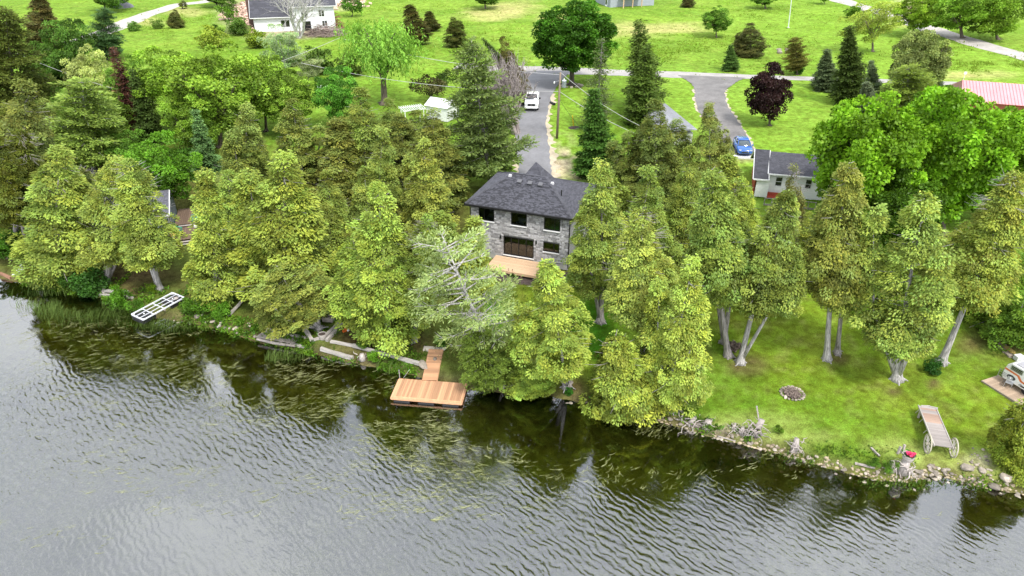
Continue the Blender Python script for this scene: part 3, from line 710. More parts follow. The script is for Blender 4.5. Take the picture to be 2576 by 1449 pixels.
T_('cedar_tree','cedar_high1','cedar with a slim straight trunk in the trunk cluster','tree',(1820,862),(1855,520),75,CED,GREYB,SG)
T_('cedar_tree','cedar_high0','cedar with the nearer of two close trunks on the right lawn','tree',(2080,903),(2135,398),98,CED,PALEB,SG)
T_('cedar_tree','cedar_high1','cedar with the farther of two close trunks on the right lawn','tree',(2106,888),(2150,500),80,CED,GREYB,SG)
T_('cedar_tree','cedar_mid2','tall cedar with wide flared roots in the middle of the right lawn','tree',(2256,955),(2330,478),115,CED,PALEB,SG)
T_('cedar_tree','cedar_high2','cedar on a thick pale trunk leaning right near the trailer','tree',(2368,912),(2560,435),118,CEDY,PALEB,SG)
T_('cedar_tree','cedar_bush','young dense cedar at the right edge below the trailer','tree',(2580,1172),(2576,1005),88,(.215,.30,.034),GREYB,SG)
T_('cedar_tree','cedar_low2','dark green cedar skirt behind the leaning trunk at the right edge','tree',(2540,815),(2560,640),110,CEDG,GREYB,SG)
# second row
T_('cedar_tree','cedar_low0','olive cedar at the left edge above the shore row','tree',(70,560),(60,205),110,CEDO,GREYB,BG)
T_('cedar_tree','cedar_mid1','brownish cedar in the second row at far left','tree',(200,580),(190,420),80,CEDO,GREYB,BG)
T_('cedar_tree','cedar_low1','olive cedar right of the small blue-green spruce','tree',(625,520),(620,262),85,CEDO,GREYB,BG)
T_('cedar_tree','cedar_low2','olive cedar in front of the big light-green tree','tree',(760,510),(735,250),80,CEDO,GREYB,BG)
T_('cedar_tree','cedar_slim','brownish cedar behind the largest shore cedar','tree',(860,520),(850,300),75,CEDO,GREYB,BG)
T_('cedar_tree','cedar_low0','cedar below the willow with a ragged top','tree',(920,500),(905,222),90,CED,GREYB,BG)
T_('cedar_tree','cedar_mid0','cedar right of the willow trunk in the second row','tree',(1030,480),(1000,285),85,CEDO,GREYB,BG)
T_('cedar_tree','cedar_low1','cedar left of the big white pine','tree',(1115,520),(1085,275),88,CEDO,GREYB,BG)
T_('cedar_tree','cedar_low2','cedar left of the stone house roof with a pointed top','tree',(960,610),(962,322),80,CED,GREYB,BG)
T_('cedar_tree','cedar_low1','cedar beside the left corner of the stone house','tree',(1085,640),(1065,348),88,CED,GREYB,BG)
T_('cedar_tree','cedar_slim','cedar filling the gap behind the sparse pine','tree',(1105,720),(1105,535),72,CED,GREYB,BG)
T_('cedar_tree','cedar_low0','cedar between the largest shore cedar and the two-topped one','tree',(850,690),(820,430),80,CED,GREYB,BG)
T_('cedar_tree','cedar_bush','dark green young cedar behind the old dock','tree',(790,745),(790,640),70,CEDG,GREYB,BG)
T_('cedar_tree','cedar_low2','cedar behind the tall narrow one, left of the middle','tree',(570,660),(575,430),78,CED,GREYB,BG)
T_('cedar_tree','cedar_low0','olive cedar right of the driveway beside the spruce','tree',(1650,520),(1650,252),88,CEDO,GREYB,BG)
T_('cedar_tree','cedar_mid0','olive cedar left of the turnaround drive','tree',(1782,510),(1784,258),52,CEDO,GREYB,BG)
T_('cedar_tree','cedar_low1','olive cedar between the driveway spruce and the garage roof','tree',(1585,500),(1580,330),72,CEDO,GREYB,BG)
T_('cedar_tree','cedar_low2','cedar behind the one hiding the house corner','tree',(1625,740),(1630,420),90,CED,GREYB,BG)
T_('cedar_tree','cedar_low0','cedar in the middle of the right second row','tree',(1735,700),(1735,368),85,CED,GREYB,BG)
T_('cedar_tree','cedar_slim','narrow cedar below the turnaround drive','tree',(1830,660),(1832,392),68,CED,GREYB,BG)
T_('cedar_tree','cedar_mid1','cedar left of the white cottage','tree',(1878,700),(1868,445),56,CEDY,GREYB,BG)
T_('cedar_tree','cedar_thin','thin sparse cedar in front of the white cottage wall','tree',(2000,640),(1998,415),36,(.21,.215,.06),GREYB,BG)
T_('cedar_tree','cedar_low2','small cedar below the white cottage deck','tree',(2040,700),(2035,535),52,CEDY,GREYB,BG)
T_('cedar_tree','cedar_low1','dark cedar between the right lawn cedars','tree',(2420,760),(2425,560),70,CEDG,GREYB,BG)
T_('leafy_tree','leafy0','light green tree between the dead spruce and the largest light tree','tree',(480,400),(480,215),85,(0.184,0.317,0.035),BROWNB)
T_('leafy_tree','leafy1','light green tree behind the olive cedars left of the willow','tree',(735,340),(730,190),75,(0.177,0.301,0.037),BROWNB)
T_('leafy_tree','leafy0','green tree at the foot of the dead red spruce','tree',(335,440),(330,330),70,(0.123,0.246,0.028),BROWNB)
T_('leafy_tree','leafy1','mid green tree left of the dead red spruce','tree',(270,380),(262,225),62,(0.154,0.262,0.031),BROWNB)
T_('cedar_tree','cedar_low2','dark olive cedar left of the light pine','tree',(120,430),(110,250),70,CEDO,GREYB,BG)
T_('cedar_tree','cedar_low0','olive cedar between the light pine and the shore row','tree',(300,520),(300,395),75,CEDO,GREYB,BG)
T_('cedar_tree','cedar_low1','dark cedar at the left edge below the corner pine','tree',(20,470),(15,260),80,CEDD,GREYB,BG)
T_('leafy_tree','leafy1','green tree left of the yellow-green one','tree',(110,260),(120,130),55,(0.108,0.206,0.031),BROWNB)
T_('cedar_tree','cedar_low0','olive cedar right below the white pergola','tree',(1050,430),(1048,278),74,CEDO,GREYB,BG)
T_('cedar_tree','cedar_low2','olive cedar left of the pergola','tree',(985,430),(978,248),66,CEDO,GREYB,BG)
T_('cedar_tree','cedar_low1','olive cedar in front of the garage roof','tree',(1705,480),(1702,300),70,CEDO,GREYB,BG)
T_('cedar_tree','cedar_slim','cedar filling the row between the house and the bare-topped cedar','tree',(1560,700),(1560,470),70,CED,GREYB,BG)
T_('cedar_tree','cedar_low0','cedar filling the second row above the leaning trunk','tree',(1920,760),(1935,560),72,CED,GREYB,BG)
# pines
PG = None
T_('pine_tree','pine_bare','sparse pale pine leaning over the lake beside the new dock','tree',(1262,930),(1108,582),150,(.31,.38,.14),(.50,.48,.46))
T_('pine_tree','pine1','drooping pine whose boughs hang over the new dock','tree',(1268,972),(1180,838),86,(.17,.25,.045),GREYB)
T_('pine_tree','pine0','large white pine left of the driveway','tree',(1235,470),(1185,105),112,(.150,.225,.062),GREYB)
T_('pine_tree','pine1','light green pine with whitish branches at the upper left','tree',(240,440),(205,195),118,(.20,.29,.06),PALEB)
T_('pine_tree','pine1','dense pine in front of the grey-green round tree','tree',(2290,330),(2285,165),92,(0.139,0.209,0.034),GREYB)
T_('pine_tree','pine0','dark blue-green pine beside the pale gravel drive','tree',(268,150),(262,20),45,(0.070,0.132,0.046),DARKB)
T_('pine_tree','pine1','small brownish pine left of the purple tree','tree',(2005,188),(1998,92),36,(0.132,0.132,0.034),BROWNB)
T_('pine_tree','pine0','dark pine at the upper left corner','tree',(45,330),(12,20),95,(0.085,0.109,0.022),DARKB)
# spruces
T_('spruce_tree','spruce0','dense green spruce right of the utility pole','tree',(1500,440),(1494,220),58,(0.090,0.188,0.033),DARKB)
T_('spruce_tree','spruce1','taller dark spruce above the garage roof','tree',(1625,275),(1606,48),60,(0.090,0.132,0.027),DARKB)
T_('spruce_tree','spruce1','spruce standing close in front of the taller one','tree',(1610,315),(1630,110),56,(0.098,0.165,0.030),DARKB)
T_('spruce_tree','spruce_thin','thin see-through spruce right of the round maple','tree',(1498,330),(1516,88),52,(0.128,0.173,0.053),GREYB)
T_('spruce_tree','spruce0','small blue-green spruce among the left cedars','tree',(535,480),(488,272),48,(0.143,0.262,0.090),GREYB)
T_('spruce_tree','spruce_dead','dead red-brown spruce at the upper left','tree',(358,345),(283,120),48,(.130,.062,.045),(.2,.15,.14))
T_('spruce_tree','spruce1','dark spruce standing behind the dead red one','tree',(392,360),(330,170),42,(0.083,0.128,0.030),DARKB)
T_('spruce_tree','spruce0','young spruce beside the lane in the meadow','tree',(1838,178),(1838,112),24,(0.083,0.158,0.038),DARKB)
T_('spruce_tree','spruce0','tall dark spruce right of the purple tree','tree',(2142,262),(2136,62),56,(0.063,0.102,0.021),DARKB)
T_('spruce_tree','spruce0','blue spruce left of the tall dark spruce','tree',(2078,226),(2080,122),40,(0.128,0.180,0.083),DARKB)
T_('spruce_tree','spruce0','slim blue spruce right of the tall dark spruce','tree',(2195,248),(2192,150),28,(0.150,0.203,0.112),DARKB)
T_('spruce_tree','spruce0','small blue spruce at the front of the conifer clump','tree',(2185,282),(2178,205),34,(0.165,0.210,0.120),DARKB)
T_('spruce_tree','spruce0','little blue spruce beside the grey-green round tree','tree',(2365,262),(2362,178),18,(0.135,0.180,0.105),DARKB)
T_('spruce_tree','spruce1','small dark spruce top behind the white pine','tree',(1290,190),(1212,95),20,(0.075,0.120,0.038),DARKB)
# dark junipers in the meadow
T_('juniper','cedar_low0','wide low juniper in the meadow above the young spruce','tree',(1888,142),(1886,58),50,(0.121,0.124,0.038),BROWNB)
T_('juniper','cedar_slim','dark pointed juniper right of the willow top','tree',(1052,112),(1028,12),36,(0.097,0.097,0.027),BROWNB)
T_('juniper','cedar_slim','small dark juniper right of the pointed one','tree',(1086,78),(1078,28),24,(0.095,0.101,0.027),BROWNB)
T_('juniper','cedar_low1','dark juniper above the white pine','tree',(1146,118),(1140,42),36,(0.084,0.101,0.024),BROWNB)
T_('juniper','cedar_low2','dark juniper at the bend of the driveway','tree',(1305,262),(1264,92),44,(0.095,0.092,0.022),BROWNB)
T_('juniper','cedar_low0','round olive juniper by the gravel drive','tree',(443,70),(440,24),22,(0.135,0.149,0.041),BROWNB)
T_('juniper','cedar_slim','brownish juniper at the upper left corner','tree',(115,120),(98,-10),48,(0.135,0.124,0.041),BROWNB)
T_('juniper','cedar_thin','tiny dark juniper at the top left of the field','tree',(460,22),(460,0),12,(0.108,0.121,0.027),BROWNB)
T_('juniper','cedar_low1','dark juniper at the top edge right of the far grey house','tree',(1732,18),(1732,-12),20,(0.101,0.095,0.034),BROWNB)
# broadleaf
T_('maple_tree','maple0','large round dark green maple at the lane','tree',(1438,214),(1440,-5),106,(.055,.155,.012),DARKB)
T_('maple_tree','maple1','huge bright green maple right of the white cottage','tree',(2205,600),(2195,240),152,(.165,.345,.016),DARKB)
T_('maple_tree','maple0','bright green maple behind the right lawn','tree',(2370,590),(2360,225),150,(.17,.35,.016),DARKB)
T_('maple_tree','maple1','bright maple at the right edge below the red roof','tree',(2540,560),(2530,255),140,(.175,.355,.017),DARKB)
T_('maple_tree','maple0','small maple just below the red metal roof','tree',(2350,420),(2345,215),80,(.10,.21,.014),DARKB)
T_('maple_tree','maple0','dark green maple low behind the right lawn cedars','tree',(2250,660),(2240,420),120,(.07,.17,.010),DARKB)
T_('beech_tree','beech','dark purple beech on the mown lawn','tree',(1936,316),(1932,158),60,(.034,.0155,.0165),DARKB)
T_('willow_tree','willow','weeping willow in the left garden','tree',(968,262),(958,42),118,(.205,.36,.05),BROWNB)
T_('leafy_tree','leafy0','large light green tree at the upper left','tree',(555,370),(560,105),130,(0.192,0.326,0.035),BROWNB)
T_('leafy_tree','leafy1','light green tree left of the largest one','tree',(440,330),(430,120),100,(0.200,0.341,0.031),BROWNB)
T_('leafy_tree','leafy1','light green tree right of the largest one','tree',(670,330),(660,135),95,(0.200,0.349,0.037),BROWNB)
T_('leafy_tree','leafy0','bright green tree behind the grey cottage','tree',(420,540),(410,335),88,(0.115,0.277,0.022),BROWNB)
T_('leafy_tree','leafy0','yellow-green tree between the pines at upper left','tree',(235,290),(215,112),60,(0.371,0.428,0.144),BROWNB)
T_('leafy_tree','leafy1','green tree beside the dark pine at the left','tree',(175,260),(170,40),70,(0.100,0.199,0.031),BROWNB)
T_('leafy_tree','leafy0','green tree behind the light pine','tree',(320,330),(330,140),55,(0.138,0.254,0.031),BROWNB)
T_('leafy_tree','airy0','silvery poplar in front of the far white house','tree',(725,205),(690,60),52,(0.292,0.396,0.187),PALEB)
T_('leafy_tree','airy0','grey-green olive shrub tree below the poplar','tree',(775,215),(770,130),42,(0.246,0.317,0.156),GREYB)
T_('leafy_tree','leafy1','bright green tree left of the willow','tree',(845,330),(850,165),60,(0.100,0.254,0.028),DARKB)
T_('leafy_tree','leafy0','round apple tree in the meadow','tree',(1802,94),(1804,14),44,(0.131,0.254,0.031),BROWNB)
T_('leafy_tree','leafy1','small tree at the top edge of the field','tree',(1925,22),(1925,-28),40,(0.115,0.246,0.025),BROWNB)
T_('leafy_tree','maple1','grey-green round tree behind the conifer clump','tree',(2318,262),(2310,78),82,(0.192,0.277,0.078),BROWNB)
T_('leafy_tree','airy0','yellow-green airy tree by the gravel road','tree',(2195,130),(2180,2),75,(0.292,0.381,0.055),BROWNB)
T_('leafy_tree','leafy0','bright tree overhanging the gravel road','tree',(2300,92),(2300,-20),62,(0.230,0.381,0.031),BROWNB)
T_('leafy_tree','leafy1','clump tree above the gravel road at the right','tree',(2420,96),(2410,-40),95,(0.161,0.301,0.028),BROWNB)
T_('leafy_tree','leafy0','rightmost tree of the roadside clump','tree',(2510,100),(2505,-25),85,(0.154,0.294,0.028),BROWNB)
T_('leafy_tree','leafy0','dark green tree at the top left edge','tree',(265,30),(265,-60),55,(0.077,0.175,0.019),BROWNB)
T_('leafy_tree','leafy1','dark shrub tree at the top edge by the field track','tree',(545,18),(545,-30),50,(0.092,0.182,0.023),BROWNB)
T_('leafy_tree','leafy0','round dark tree at the top of the hay field','tree',(1222,22),(1222,-40),46,(0.077,0.182,0.019),BROWNB)
T_('leafy_tree','leafy0','bright tree at the left edge behind the shore bush','tree',(20,650),(10,580),55,(0.092,0.254,0.019),BROWNB)
T_('bare_tree','bare','leafless grey tree in front of the far white house','tree',(752,96),(742,-45),70,CED,(.55,.53,.51))
T_('bare_tree','bare_bush','leafless grey twiggy tree behind the white pine','tree',(1300,335),(1225,112),80,CED,(.36,.31,.30))
T_('bare_tree','bare_bush','leafless grey thicket behind the upper left lights','tree',(330,300),(345,225),40,CED,(.28,.25,.24))
for a, k in L: tree(*a, **k)
# shrubs
SHR = [(30,655,45,(.055,.15,.012),'green bush at the left edge above the aluminium ramp'),(120,705,40,(.085,.19,.014),'bright low bush under the leaning trunk'),(175,722,34,(.075,.175,.02),'leafy bush on the bank left of the dark one'),(222,742,46,(.04,.115,.016),'dark green bush at the left water edge'),(295,775,36,(.085,.20,.014),'bright bush in front of the timber edging'),(340,790,26,(.09,.2,.018),'small bright bush left of the metal raft'),(385,735,18,(.10,.19,.012),'yellow-green bush behind the metal raft'),(470,785,24,(.075,.17,.015),'bush right of the metal raft'),(508,792,36,(.08,.19,.013),'leafy bush at the foot of the narrow cedar'),(552,800,30,(.085,.19,.014),'leafy bush left of the fallen log'),(590,755,32,(.04,.11,.014),'dark bush behind the narrow cedar'),(940,908,20,(.10,.22,.016),'bright sapling bush growing through the timber wall'),(915,880,18,(.08,.17,.014),'small bush behind the timber wall'),(2350,938,26,(.030,.11,.016),'round dark green bush at the leaning trunk'),(1432,992,13,(.03,.12,.012),'small green plant at the boulder trunk'),(1110,870,20,(.06,.15,.014),'fern-like plant at the head of the dock'),(2560,830,44,(.035,.10,.015),'dark bush at the right edge behind the trailer'),(2240,1190,20,(.09,.20,.02),'green plant beside the flower barrel stump'),(2200,1175,16,(.10,.21,.02),'green plant left of the flower barrel stump'),(538,98,26,(.075,.165,.014),'round bush left of the far white house'),(600,88,34,(.10,.185,.03),'bush on the soil mound'),(575,52,30,(.09,.19,.016),'bush beside the rubble pile'),(645,120,34,(.16,.235,.02),'yellow-green bush below the far white house'),(335,78,18,(.10,.19,.03),'weedy bush at the pale gravel drive'),(395,72,18,(.11,.19,.035),'tall weedy bush right of the gravel drive'),(885,42,36,(.07,.17,.014),'low green bush right of the far white house'),(2075,10,26,(.09,.18,.015),'bush at the gravel road near the flagpole'),(2150,45,24,(.07,.15,.013),'dark bush on the verge below the flagpole road'),(2315,80,30,(.10,.20,.014),'bright bush at the bend of the gravel road'),(730,165,30,(.04,.085,.014),'dark bush beneath the silvery poplar'),(800,185,50,(.065,.12,.02),'grey-green thicket below the poplar'),(880,190,45,(.07,.12,.018),'olive thicket left of the willow'),(1120,225,35,(.05,.10,.014),'dark thicket right of the willow'),(1080,255,48,(.12,.115,.04),'brownish shrub in front of the white roofed shed'),(480,430,44,(.05,.13,.014),'leafy undergrowth right of the bright green tree'),(530,120,40,(.20,.25,.03),'yellow-green shrub above the large light tree'),(1290,698,9,(.06,.15,.02),'small plant below the deck edge'),(2010,186,16,(.07,.16,.02),'bush at the foot of the brownish pine'),(1960,1090,14,(.10,.2,.016),'tiny green plant by the bleached roots'),(1780,1080,12,(.09,.2,.016),'tiny green plant on the rocky bank'),(1310,880,30,(.05,.14,.012),'low green growth under the shore cedars')]
for u, v, w, c, lb in SHR:
    tree('shrub', random.choice(['bush0', 'bush1']), lb, 'bush', (u, v), (u, v - w * 1.35), w, c, DARKB)

# ---- low plants carpeting the left bank
gP = []; gc_ = np.random.default_rng(77)
for i in range(1100):
    x = gc_.uniform(-50, -5); y = np.interp(x, SH[:, 0], SH[:, 1]) + gc_.gamma(1.3, 1.0) - .1
    if vn2(x * 1.5 + 9, y * 1.5) < .36 or -7.4 < x < -5.0: continue
    gP.append((x, y, float(hgt(x, y))))
for i in range(160):
    x = gc_.uniform(6, 34); y = np.interp(x, SH[:, 0], SH[:, 1]) + gc_.uniform(.2, 1.1)
    if vn2(x * 1.5 + 9, y * 1.5) > .5: gP.append((x, y, float(hgt(x, y))))
P = []; D = []; Nn = []; T = []
for q in gP:
    m = int(gc_.uniform(14, 40)); r_ = gc_.uniform(.15, .5); d = unit(gc_.normal(0, 1, (m, 3)) + np.array([0, 0, .6])); tc = gc_.uniform(.6, 1.4); w = gc_.uniform(0, 1)
    P.append(np.array(q) + d * r_ * gc_.uniform(.3, 1, (m, 1)) * np.array([1, 1, .6])); D.append(unit(d + gc_.normal(0, .6, (m, 3)))); Nn.append(unit(d + np.array([0, 0, .7]) + gc_.normal(0, .3, (m, 3))))
    T.append(tintset(gc_, m, .8 * tc, 1.2 * tc, .1) * np.array([.06 + .06 * w, .15 + .07 * w, .016]))
P, D, Nn, T = map(np.concatenate, (P, D, Nn, T)); LL = gc_.uniform(.12, .26, len(P))
o = place('bank_plants', leafmesh('bank_plants', P, D, Nn, LL, LL * .6, T), color=(1, 1, 1)); tag(o, 'low leafy plants carpeting the lake bank', 'plants', kind='stuff')
# ================================================================== BUILDINGS
def wall_open(mb, x0, x1, z0, z1, y0, y1, ops, cc=None):
    """wall slab between y0..y1 with rectangular openings (xa,xb,za,zb)"""
    xs = sorted({x0, x1, *[o[0] for o in ops], *[o[1] for o in ops]}); zs = sorted({z0, z1, *[o[2] for o in ops], *[o[3] for o in ops]})
    for i in range(len(xs) - 1):
        run = None
        for j in range(len(zs) - 1):
            a, b, c, d = xs[i], xs[i + 1], zs[j], zs[j + 1]; m = ((a + b) / 2, (c + d) / 2)
            hole = any(o[0] < m[0] < o[1] and o[2] < m[1] < o[3] for o in ops)
            if hole:
                if run: mb.box(((a + b) / 2, (y0 + y1) / 2, (run[0] + run[1]) / 2), (b - a, y1 - y0, run[1] - run[0]), cc=cc); run = None
            else: run = (run[0], d) if run else (c, d)
        if run: mb.box(((xs[i] + xs[i + 1]) / 2, (y0 + y1) / 2, (run[0] + run[1]) / 2), (xs[i + 1] - xs[i], y1 - y0, run[1] - run[0]), cc=cc)
def window(root, xa, xb, za, zb, y, fm, gm, mull=(), fw=.07, sill=None, dep=.10, name='window'):
    """frame (one part), panes and mullions its sub-parts"""
    f = MB(); w, h = xb - xa, zb - za
    for c, d in (((xa + fw / 2, y, (za + zb) / 2), (fw, dep, h)), ((xb - fw / 2, y, (za + zb) / 2), (fw, dep, h)), (((xa + xb) / 2, y, za + fw / 2), (w - 2 * fw, dep, fw)), (((xa + xb) / 2, y, zb - fw / 2), (w - 2 * fw, dep, fw))): f.box(c, d)
    fo = f.build(name, fm, root)
    xs = [xa + fw] + list(mull) + [xb - fw]
    for m in mull: MB().box((m, y - .003, (za + zb) / 2), (fw * .9, dep * .8, h - 2 * fw)).build('mullion', fm, fo)
    for a, b in zip(xs[:-1], xs[1:]): MB().box(((a + b) / 2, y + .01, (za + zb) / 2), (b - a - .005, .012, h - 2 * fw - .004)).build('pane', gm, fo)
    if sill: MB().box(((xa + xb) / 2, y - .06, za - .05), (w + .08, .16, .08)).build('sill', sill, fo)
    return fo
def shingle_field(mb, A, B, Cc, D, rows, wid, thick, g, dark=.55, tone=1.0):
    """courses of shingles over the roof plane A-B (eave) to D-C (top); A,B,C,D Vectors"""
    nrm = (B - A).cross(D - A).normalized()
    for r in range(rows):
        f0, f1 = r / rows, (r + 1.25) / rows
        f1 = min(f1, 1.0)
        e0, e1 = A.lerp(D, f0), B.lerp(Cc, f0); t0, t1 = A.lerp(D, f1), B.lerp(Cc, f1)
        ln = (e1 - e0).length; n = max(1, int(ln / wid)); off = g.random() * .8 if n > 1 else 0
        cuts = [0.0]; s = (.35 + g.random() * .65) / max(n, 1)
        while s < 1 - .2 / n: cuts.append(s); s += g.uniform(.55, 1.45) / n
        cuts.append(1.0)
        for a, b in zip(cuts[:-1], cuts[1:]):
            k = tone * (1.0 if g.random() < .55 else dark) * g.uniform(.88, 1.12); lift = thick * g.uniform(.7, 1.5)
            p = [e0.lerp(e1, a), e0.lerp(e1, b - .004), t0.lerp(t1, b - .004), t0.lerp(t1, a)]
            vs = [q + nrm * lift for q in p[:2]] + [q + nrm * .002 for q in p[2:]] + [q - nrm * .002 for q in p[:2]]
            mb.add(vs, [(0, 1, 2, 3), (4, 5, 1, 0)], (k, k, k * 1.03))
shing = mat('shingle', (.068, .069, .082), .9, .25, 4, bump=.4, attr=True)
shing2 = mat('shingle_plain', (.066, .067, .078), .9, .25, 3, bump=.4, attr=True)
blackm = mat('black_metal', (.012, .012, .013), .45, .3, 5, bump=.03)
whitep = mat('white_paint', (.74, .75, .76), .55, .06, 2, bump=.05)
concrete = mat('concrete', (.42, .41, .39), .9, .18, 2.2, bump=.25)

# ---- main stone house ------------------------------------------------------------------
HB = Vector((-3.89, 59.64, 1.40)); HA = R(-19.77); HW, HE, HD = 9.66, 5.47, 7.9
house = empty('stone_house', HB, HA, 'two-storey grey stone house with hipped dark shingle roof above the lake', 'house')
OPS = [(.81,2.36,3.83,5.25),(4.05,5.58,3.83,5.25),(7.27,8.80,3.83,5.25),(3.30,6.30,.62,2.54),(7.25,8.79,1.60,2.56)]
mort = mat('mortar', (.33, .325, .325), .95, .15, 6, bump=.3)
mb = MB(); wall_open(mb, 0, HW, 0, HE - .02, .06, .32, OPS)
mb.build('front_wall', mort, house)
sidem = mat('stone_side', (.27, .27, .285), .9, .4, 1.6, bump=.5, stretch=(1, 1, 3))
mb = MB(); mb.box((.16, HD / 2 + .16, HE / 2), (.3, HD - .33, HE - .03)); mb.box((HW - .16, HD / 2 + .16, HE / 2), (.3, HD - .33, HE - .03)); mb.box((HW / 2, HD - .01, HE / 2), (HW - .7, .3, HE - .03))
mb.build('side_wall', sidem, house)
# stones: a running bond of split blocks proud of the mortar
stone_m = mat('veneer_stone', (.365, .362, .375), .9, .20, 3.5, bump=.5, objrand=.40)
stone_j = mat('veneer_stone_joined', (.365, .362, .375), .9, .20, 3.5, bump=.5, attr=True)
def stone_unit(seed):
    g = random.Random(seed); e = .44
    vs = [(-.5, .5, -.5), (.5, .5, -.5), (.5, .5, .5), (-.5, .5, .5)]
    vs += [(x, -.25, z) for x, z in ((-.5, -.5), (.5, -.5), (.5, .5), (-.5, .5))]
    vs += [(x * .94, -.5 + g.uniform(-.12, .12), z * .84) for x, z in ((-.5, -.5), (.5, -.5), (.5, .5), (-.5, .5))]
    fs = [(4, 5, 1, 0), (5, 6, 2, 1), (6, 7, 3, 2), (7, 4, 0, 3), (8, 9, 5, 4), (9, 10, 6, 5), (10, 11, 7, 6), (11, 8, 4, 7), (8, 11, 10, 9)]
    return vs, fs
SU = [stone_unit(i) for i in range(4)]; SUM = [MB().add(*u).mesh('stone', stone_m) for u in SU]
stones = []; z = .42; gs = random.Random(5)
while z < HE - .06:
    ch = gs.choice((.14, .16, .16, .20)); ch = min(ch, HE - .03 - z); x = .0
    while x < HW - .02:
        w = gs.uniform(.22, .56); w = min(w, HW - x)
        if HW - x - w < .15: w = HW - x
        xa, xb = x, x + w
        for o in OPS:
            if z + ch > o[2] + .02 and z < o[3] - .02:
                if xa < o[0] < xb: xb = o[0]
                elif o[0] <= xa < o[1]: xa = o[1]; xb = max(xb, o[1] + .2)
        if xb - xa > .05 and not any(z + ch > o[2] + .02 and z < o[3] - .02 and xa < o[1] - .01 and xb > o[0] + .01 for o in OPS): stones.append((xa, min(xb, HW), z, ch))
        x = max(xb, x + .05)
    z += ch
stones.sort(key=lambda s: -((s[1] - s[0]) * s[3]) * (1.0 if 2.3 < s[0] < 9.2 else .2))
rest = MB()
for k, (xa, xb, z, ch) in enumerate(stones):
    c = ((xa + xb) / 2, .025, z + ch / 2); d = (xb - xa - .014, .08, ch - .014); y = c[1] + gs.uniform(-.012, .01)
    if k < 300: place('stone', SUM[k % 4], house, (c[0], y, c[2]), scale=d)
    else:
        t = gs.uniform(.55, 1.45); vs, fs = SU[k % 4]
        rest.add([(c[0] + v[0] * d[0], y + v[1] * d[1], c[2] + v[2] * d[2]) for v in vs], fs, (t, t, t))
o = rest.build('stone_veneer', stone_j, house); o['kind'] = 'stuff'
MB().box((HW / 2, .03, .20), (HW + .04, .12, .42)).build('foundation', concrete, house)
for i, (xa, xb, za, zb) in enumerate(OPS[:3] + OPS[4:]):
    mu = {0: (xa + .54,), 1: (), 2: (xa + 1.02,), 3: (xa + 1.02,)}[i]
    window(house, xa, xb, za, zb, .02, blackm, GLASS, mu, .065, whitep)
xa, xb, za, zb = OPS[3]; q = (xb - xa) / 4
window(house, xa, xb, za, zb, .02, blackm, GLASS, (xa + q, xa + 2 * q, xa + 3 * q), .075, whitep, name='sliding_door')
# rooms seen through the glass
roomw = mat('room_wall', (.13, .13, .13), .9, .08, 1); roomf = mat('room_floor', (.05, .045, .04), .6, .3, 2, stretch=(1, 8, 1))
mb = MB(); mb.box((HW / 2, 4.4, HE / 2), (HW - .7, .12, HE - .1)); mb.box((3.2, 2.4, 4.2), (.12, 3.8, 2.3)); mb.box((6.5, 2.4, 4.2), (.12, 3.8, 2.3)); mb.build('inner_wall', roomw, house)
mb = MB(); mb.box((HW / 2, 2.4, .54), (HW - .7, 4.0, .1)); mb.box((HW / 2, 2.4, 3.0), (HW - .7, 4.0, .2)); mb.build('inner_floor', roomf, house)
MB().box((HW / 2, 2.4, 5.36), (HW - .7, 4.0, .06)).build('inner_ceiling', roomw, house)
# roof
g = np.random.default_rng(3); OV = .42; zr = HE + .02
e = [Vector((-OV, -OV, zr)), Vector((HW + OV, -OV, zr)), Vector((HW + OV, HD + OV, zr)), Vector((-OV, HD + OV, zr))]
aL, aR = Vector((2.90, 3.85, 7.42)), Vector((6.20, 3.85, 7.42))
roof = MB().add([*e, aL, aR, *[v - Vector((0, 0, .05)) for v in e]], [(0, 1, 5, 4), (1, 2, 5), (2, 3, 4, 5), (3, 0, 4), (9, 8, 7, 6), (0, 6, 7, 1), (1, 7, 8, 2), (2, 8, 9, 3), (3, 9, 6, 0)]).build('roof', shing2, house)
sf = MB(); up = Vector((0, 0, .012))
shingle_field(sf, e[0] + up, e[1] + up, aR + up, aL + up, 34, .25, .02, g, .52)
shingle_field(sf, e[1] + up, e[2] + up, aR + up, aR + up, 30, .36, .02, g, .75)
shingle_field(sf, e[3] + up, e[0] + up, aL + up, aL + up, 30, .36, .02, g, .8, 1.25)
o = sf.build('shingles', shing, roof); o['kind'] = 'stuff'
cm = MB()
for p, q in ((e[0], aL), (e[1], aR), (aL, aR), (e[2], aR), (e[3], aL)):
    n_ = int((q - p).length / .3)
    for i in range(n_):
        a, b = p.lerp(q, i / n_), p.lerp(q, (i + 1.1) / n_); d = (b - a); k = g.uniform(.7, 1.1)
        s_ = d.cross(Vector((0, 0, 1))).normalized() * .13; u_ = Vector((0, 0, .05))
        cm.add([a - s_ + u_ * .3, a + u_ * 1.2, a + s_ + u_ * .3, b - s_ + u_ * .2, b + u_, b + s_ + u_ * .2], [(0, 1, 4, 3), (1, 2, 5, 4), (0, 2, 1)], (k, k, k))
cm.build('hip_caps', shing, roof)
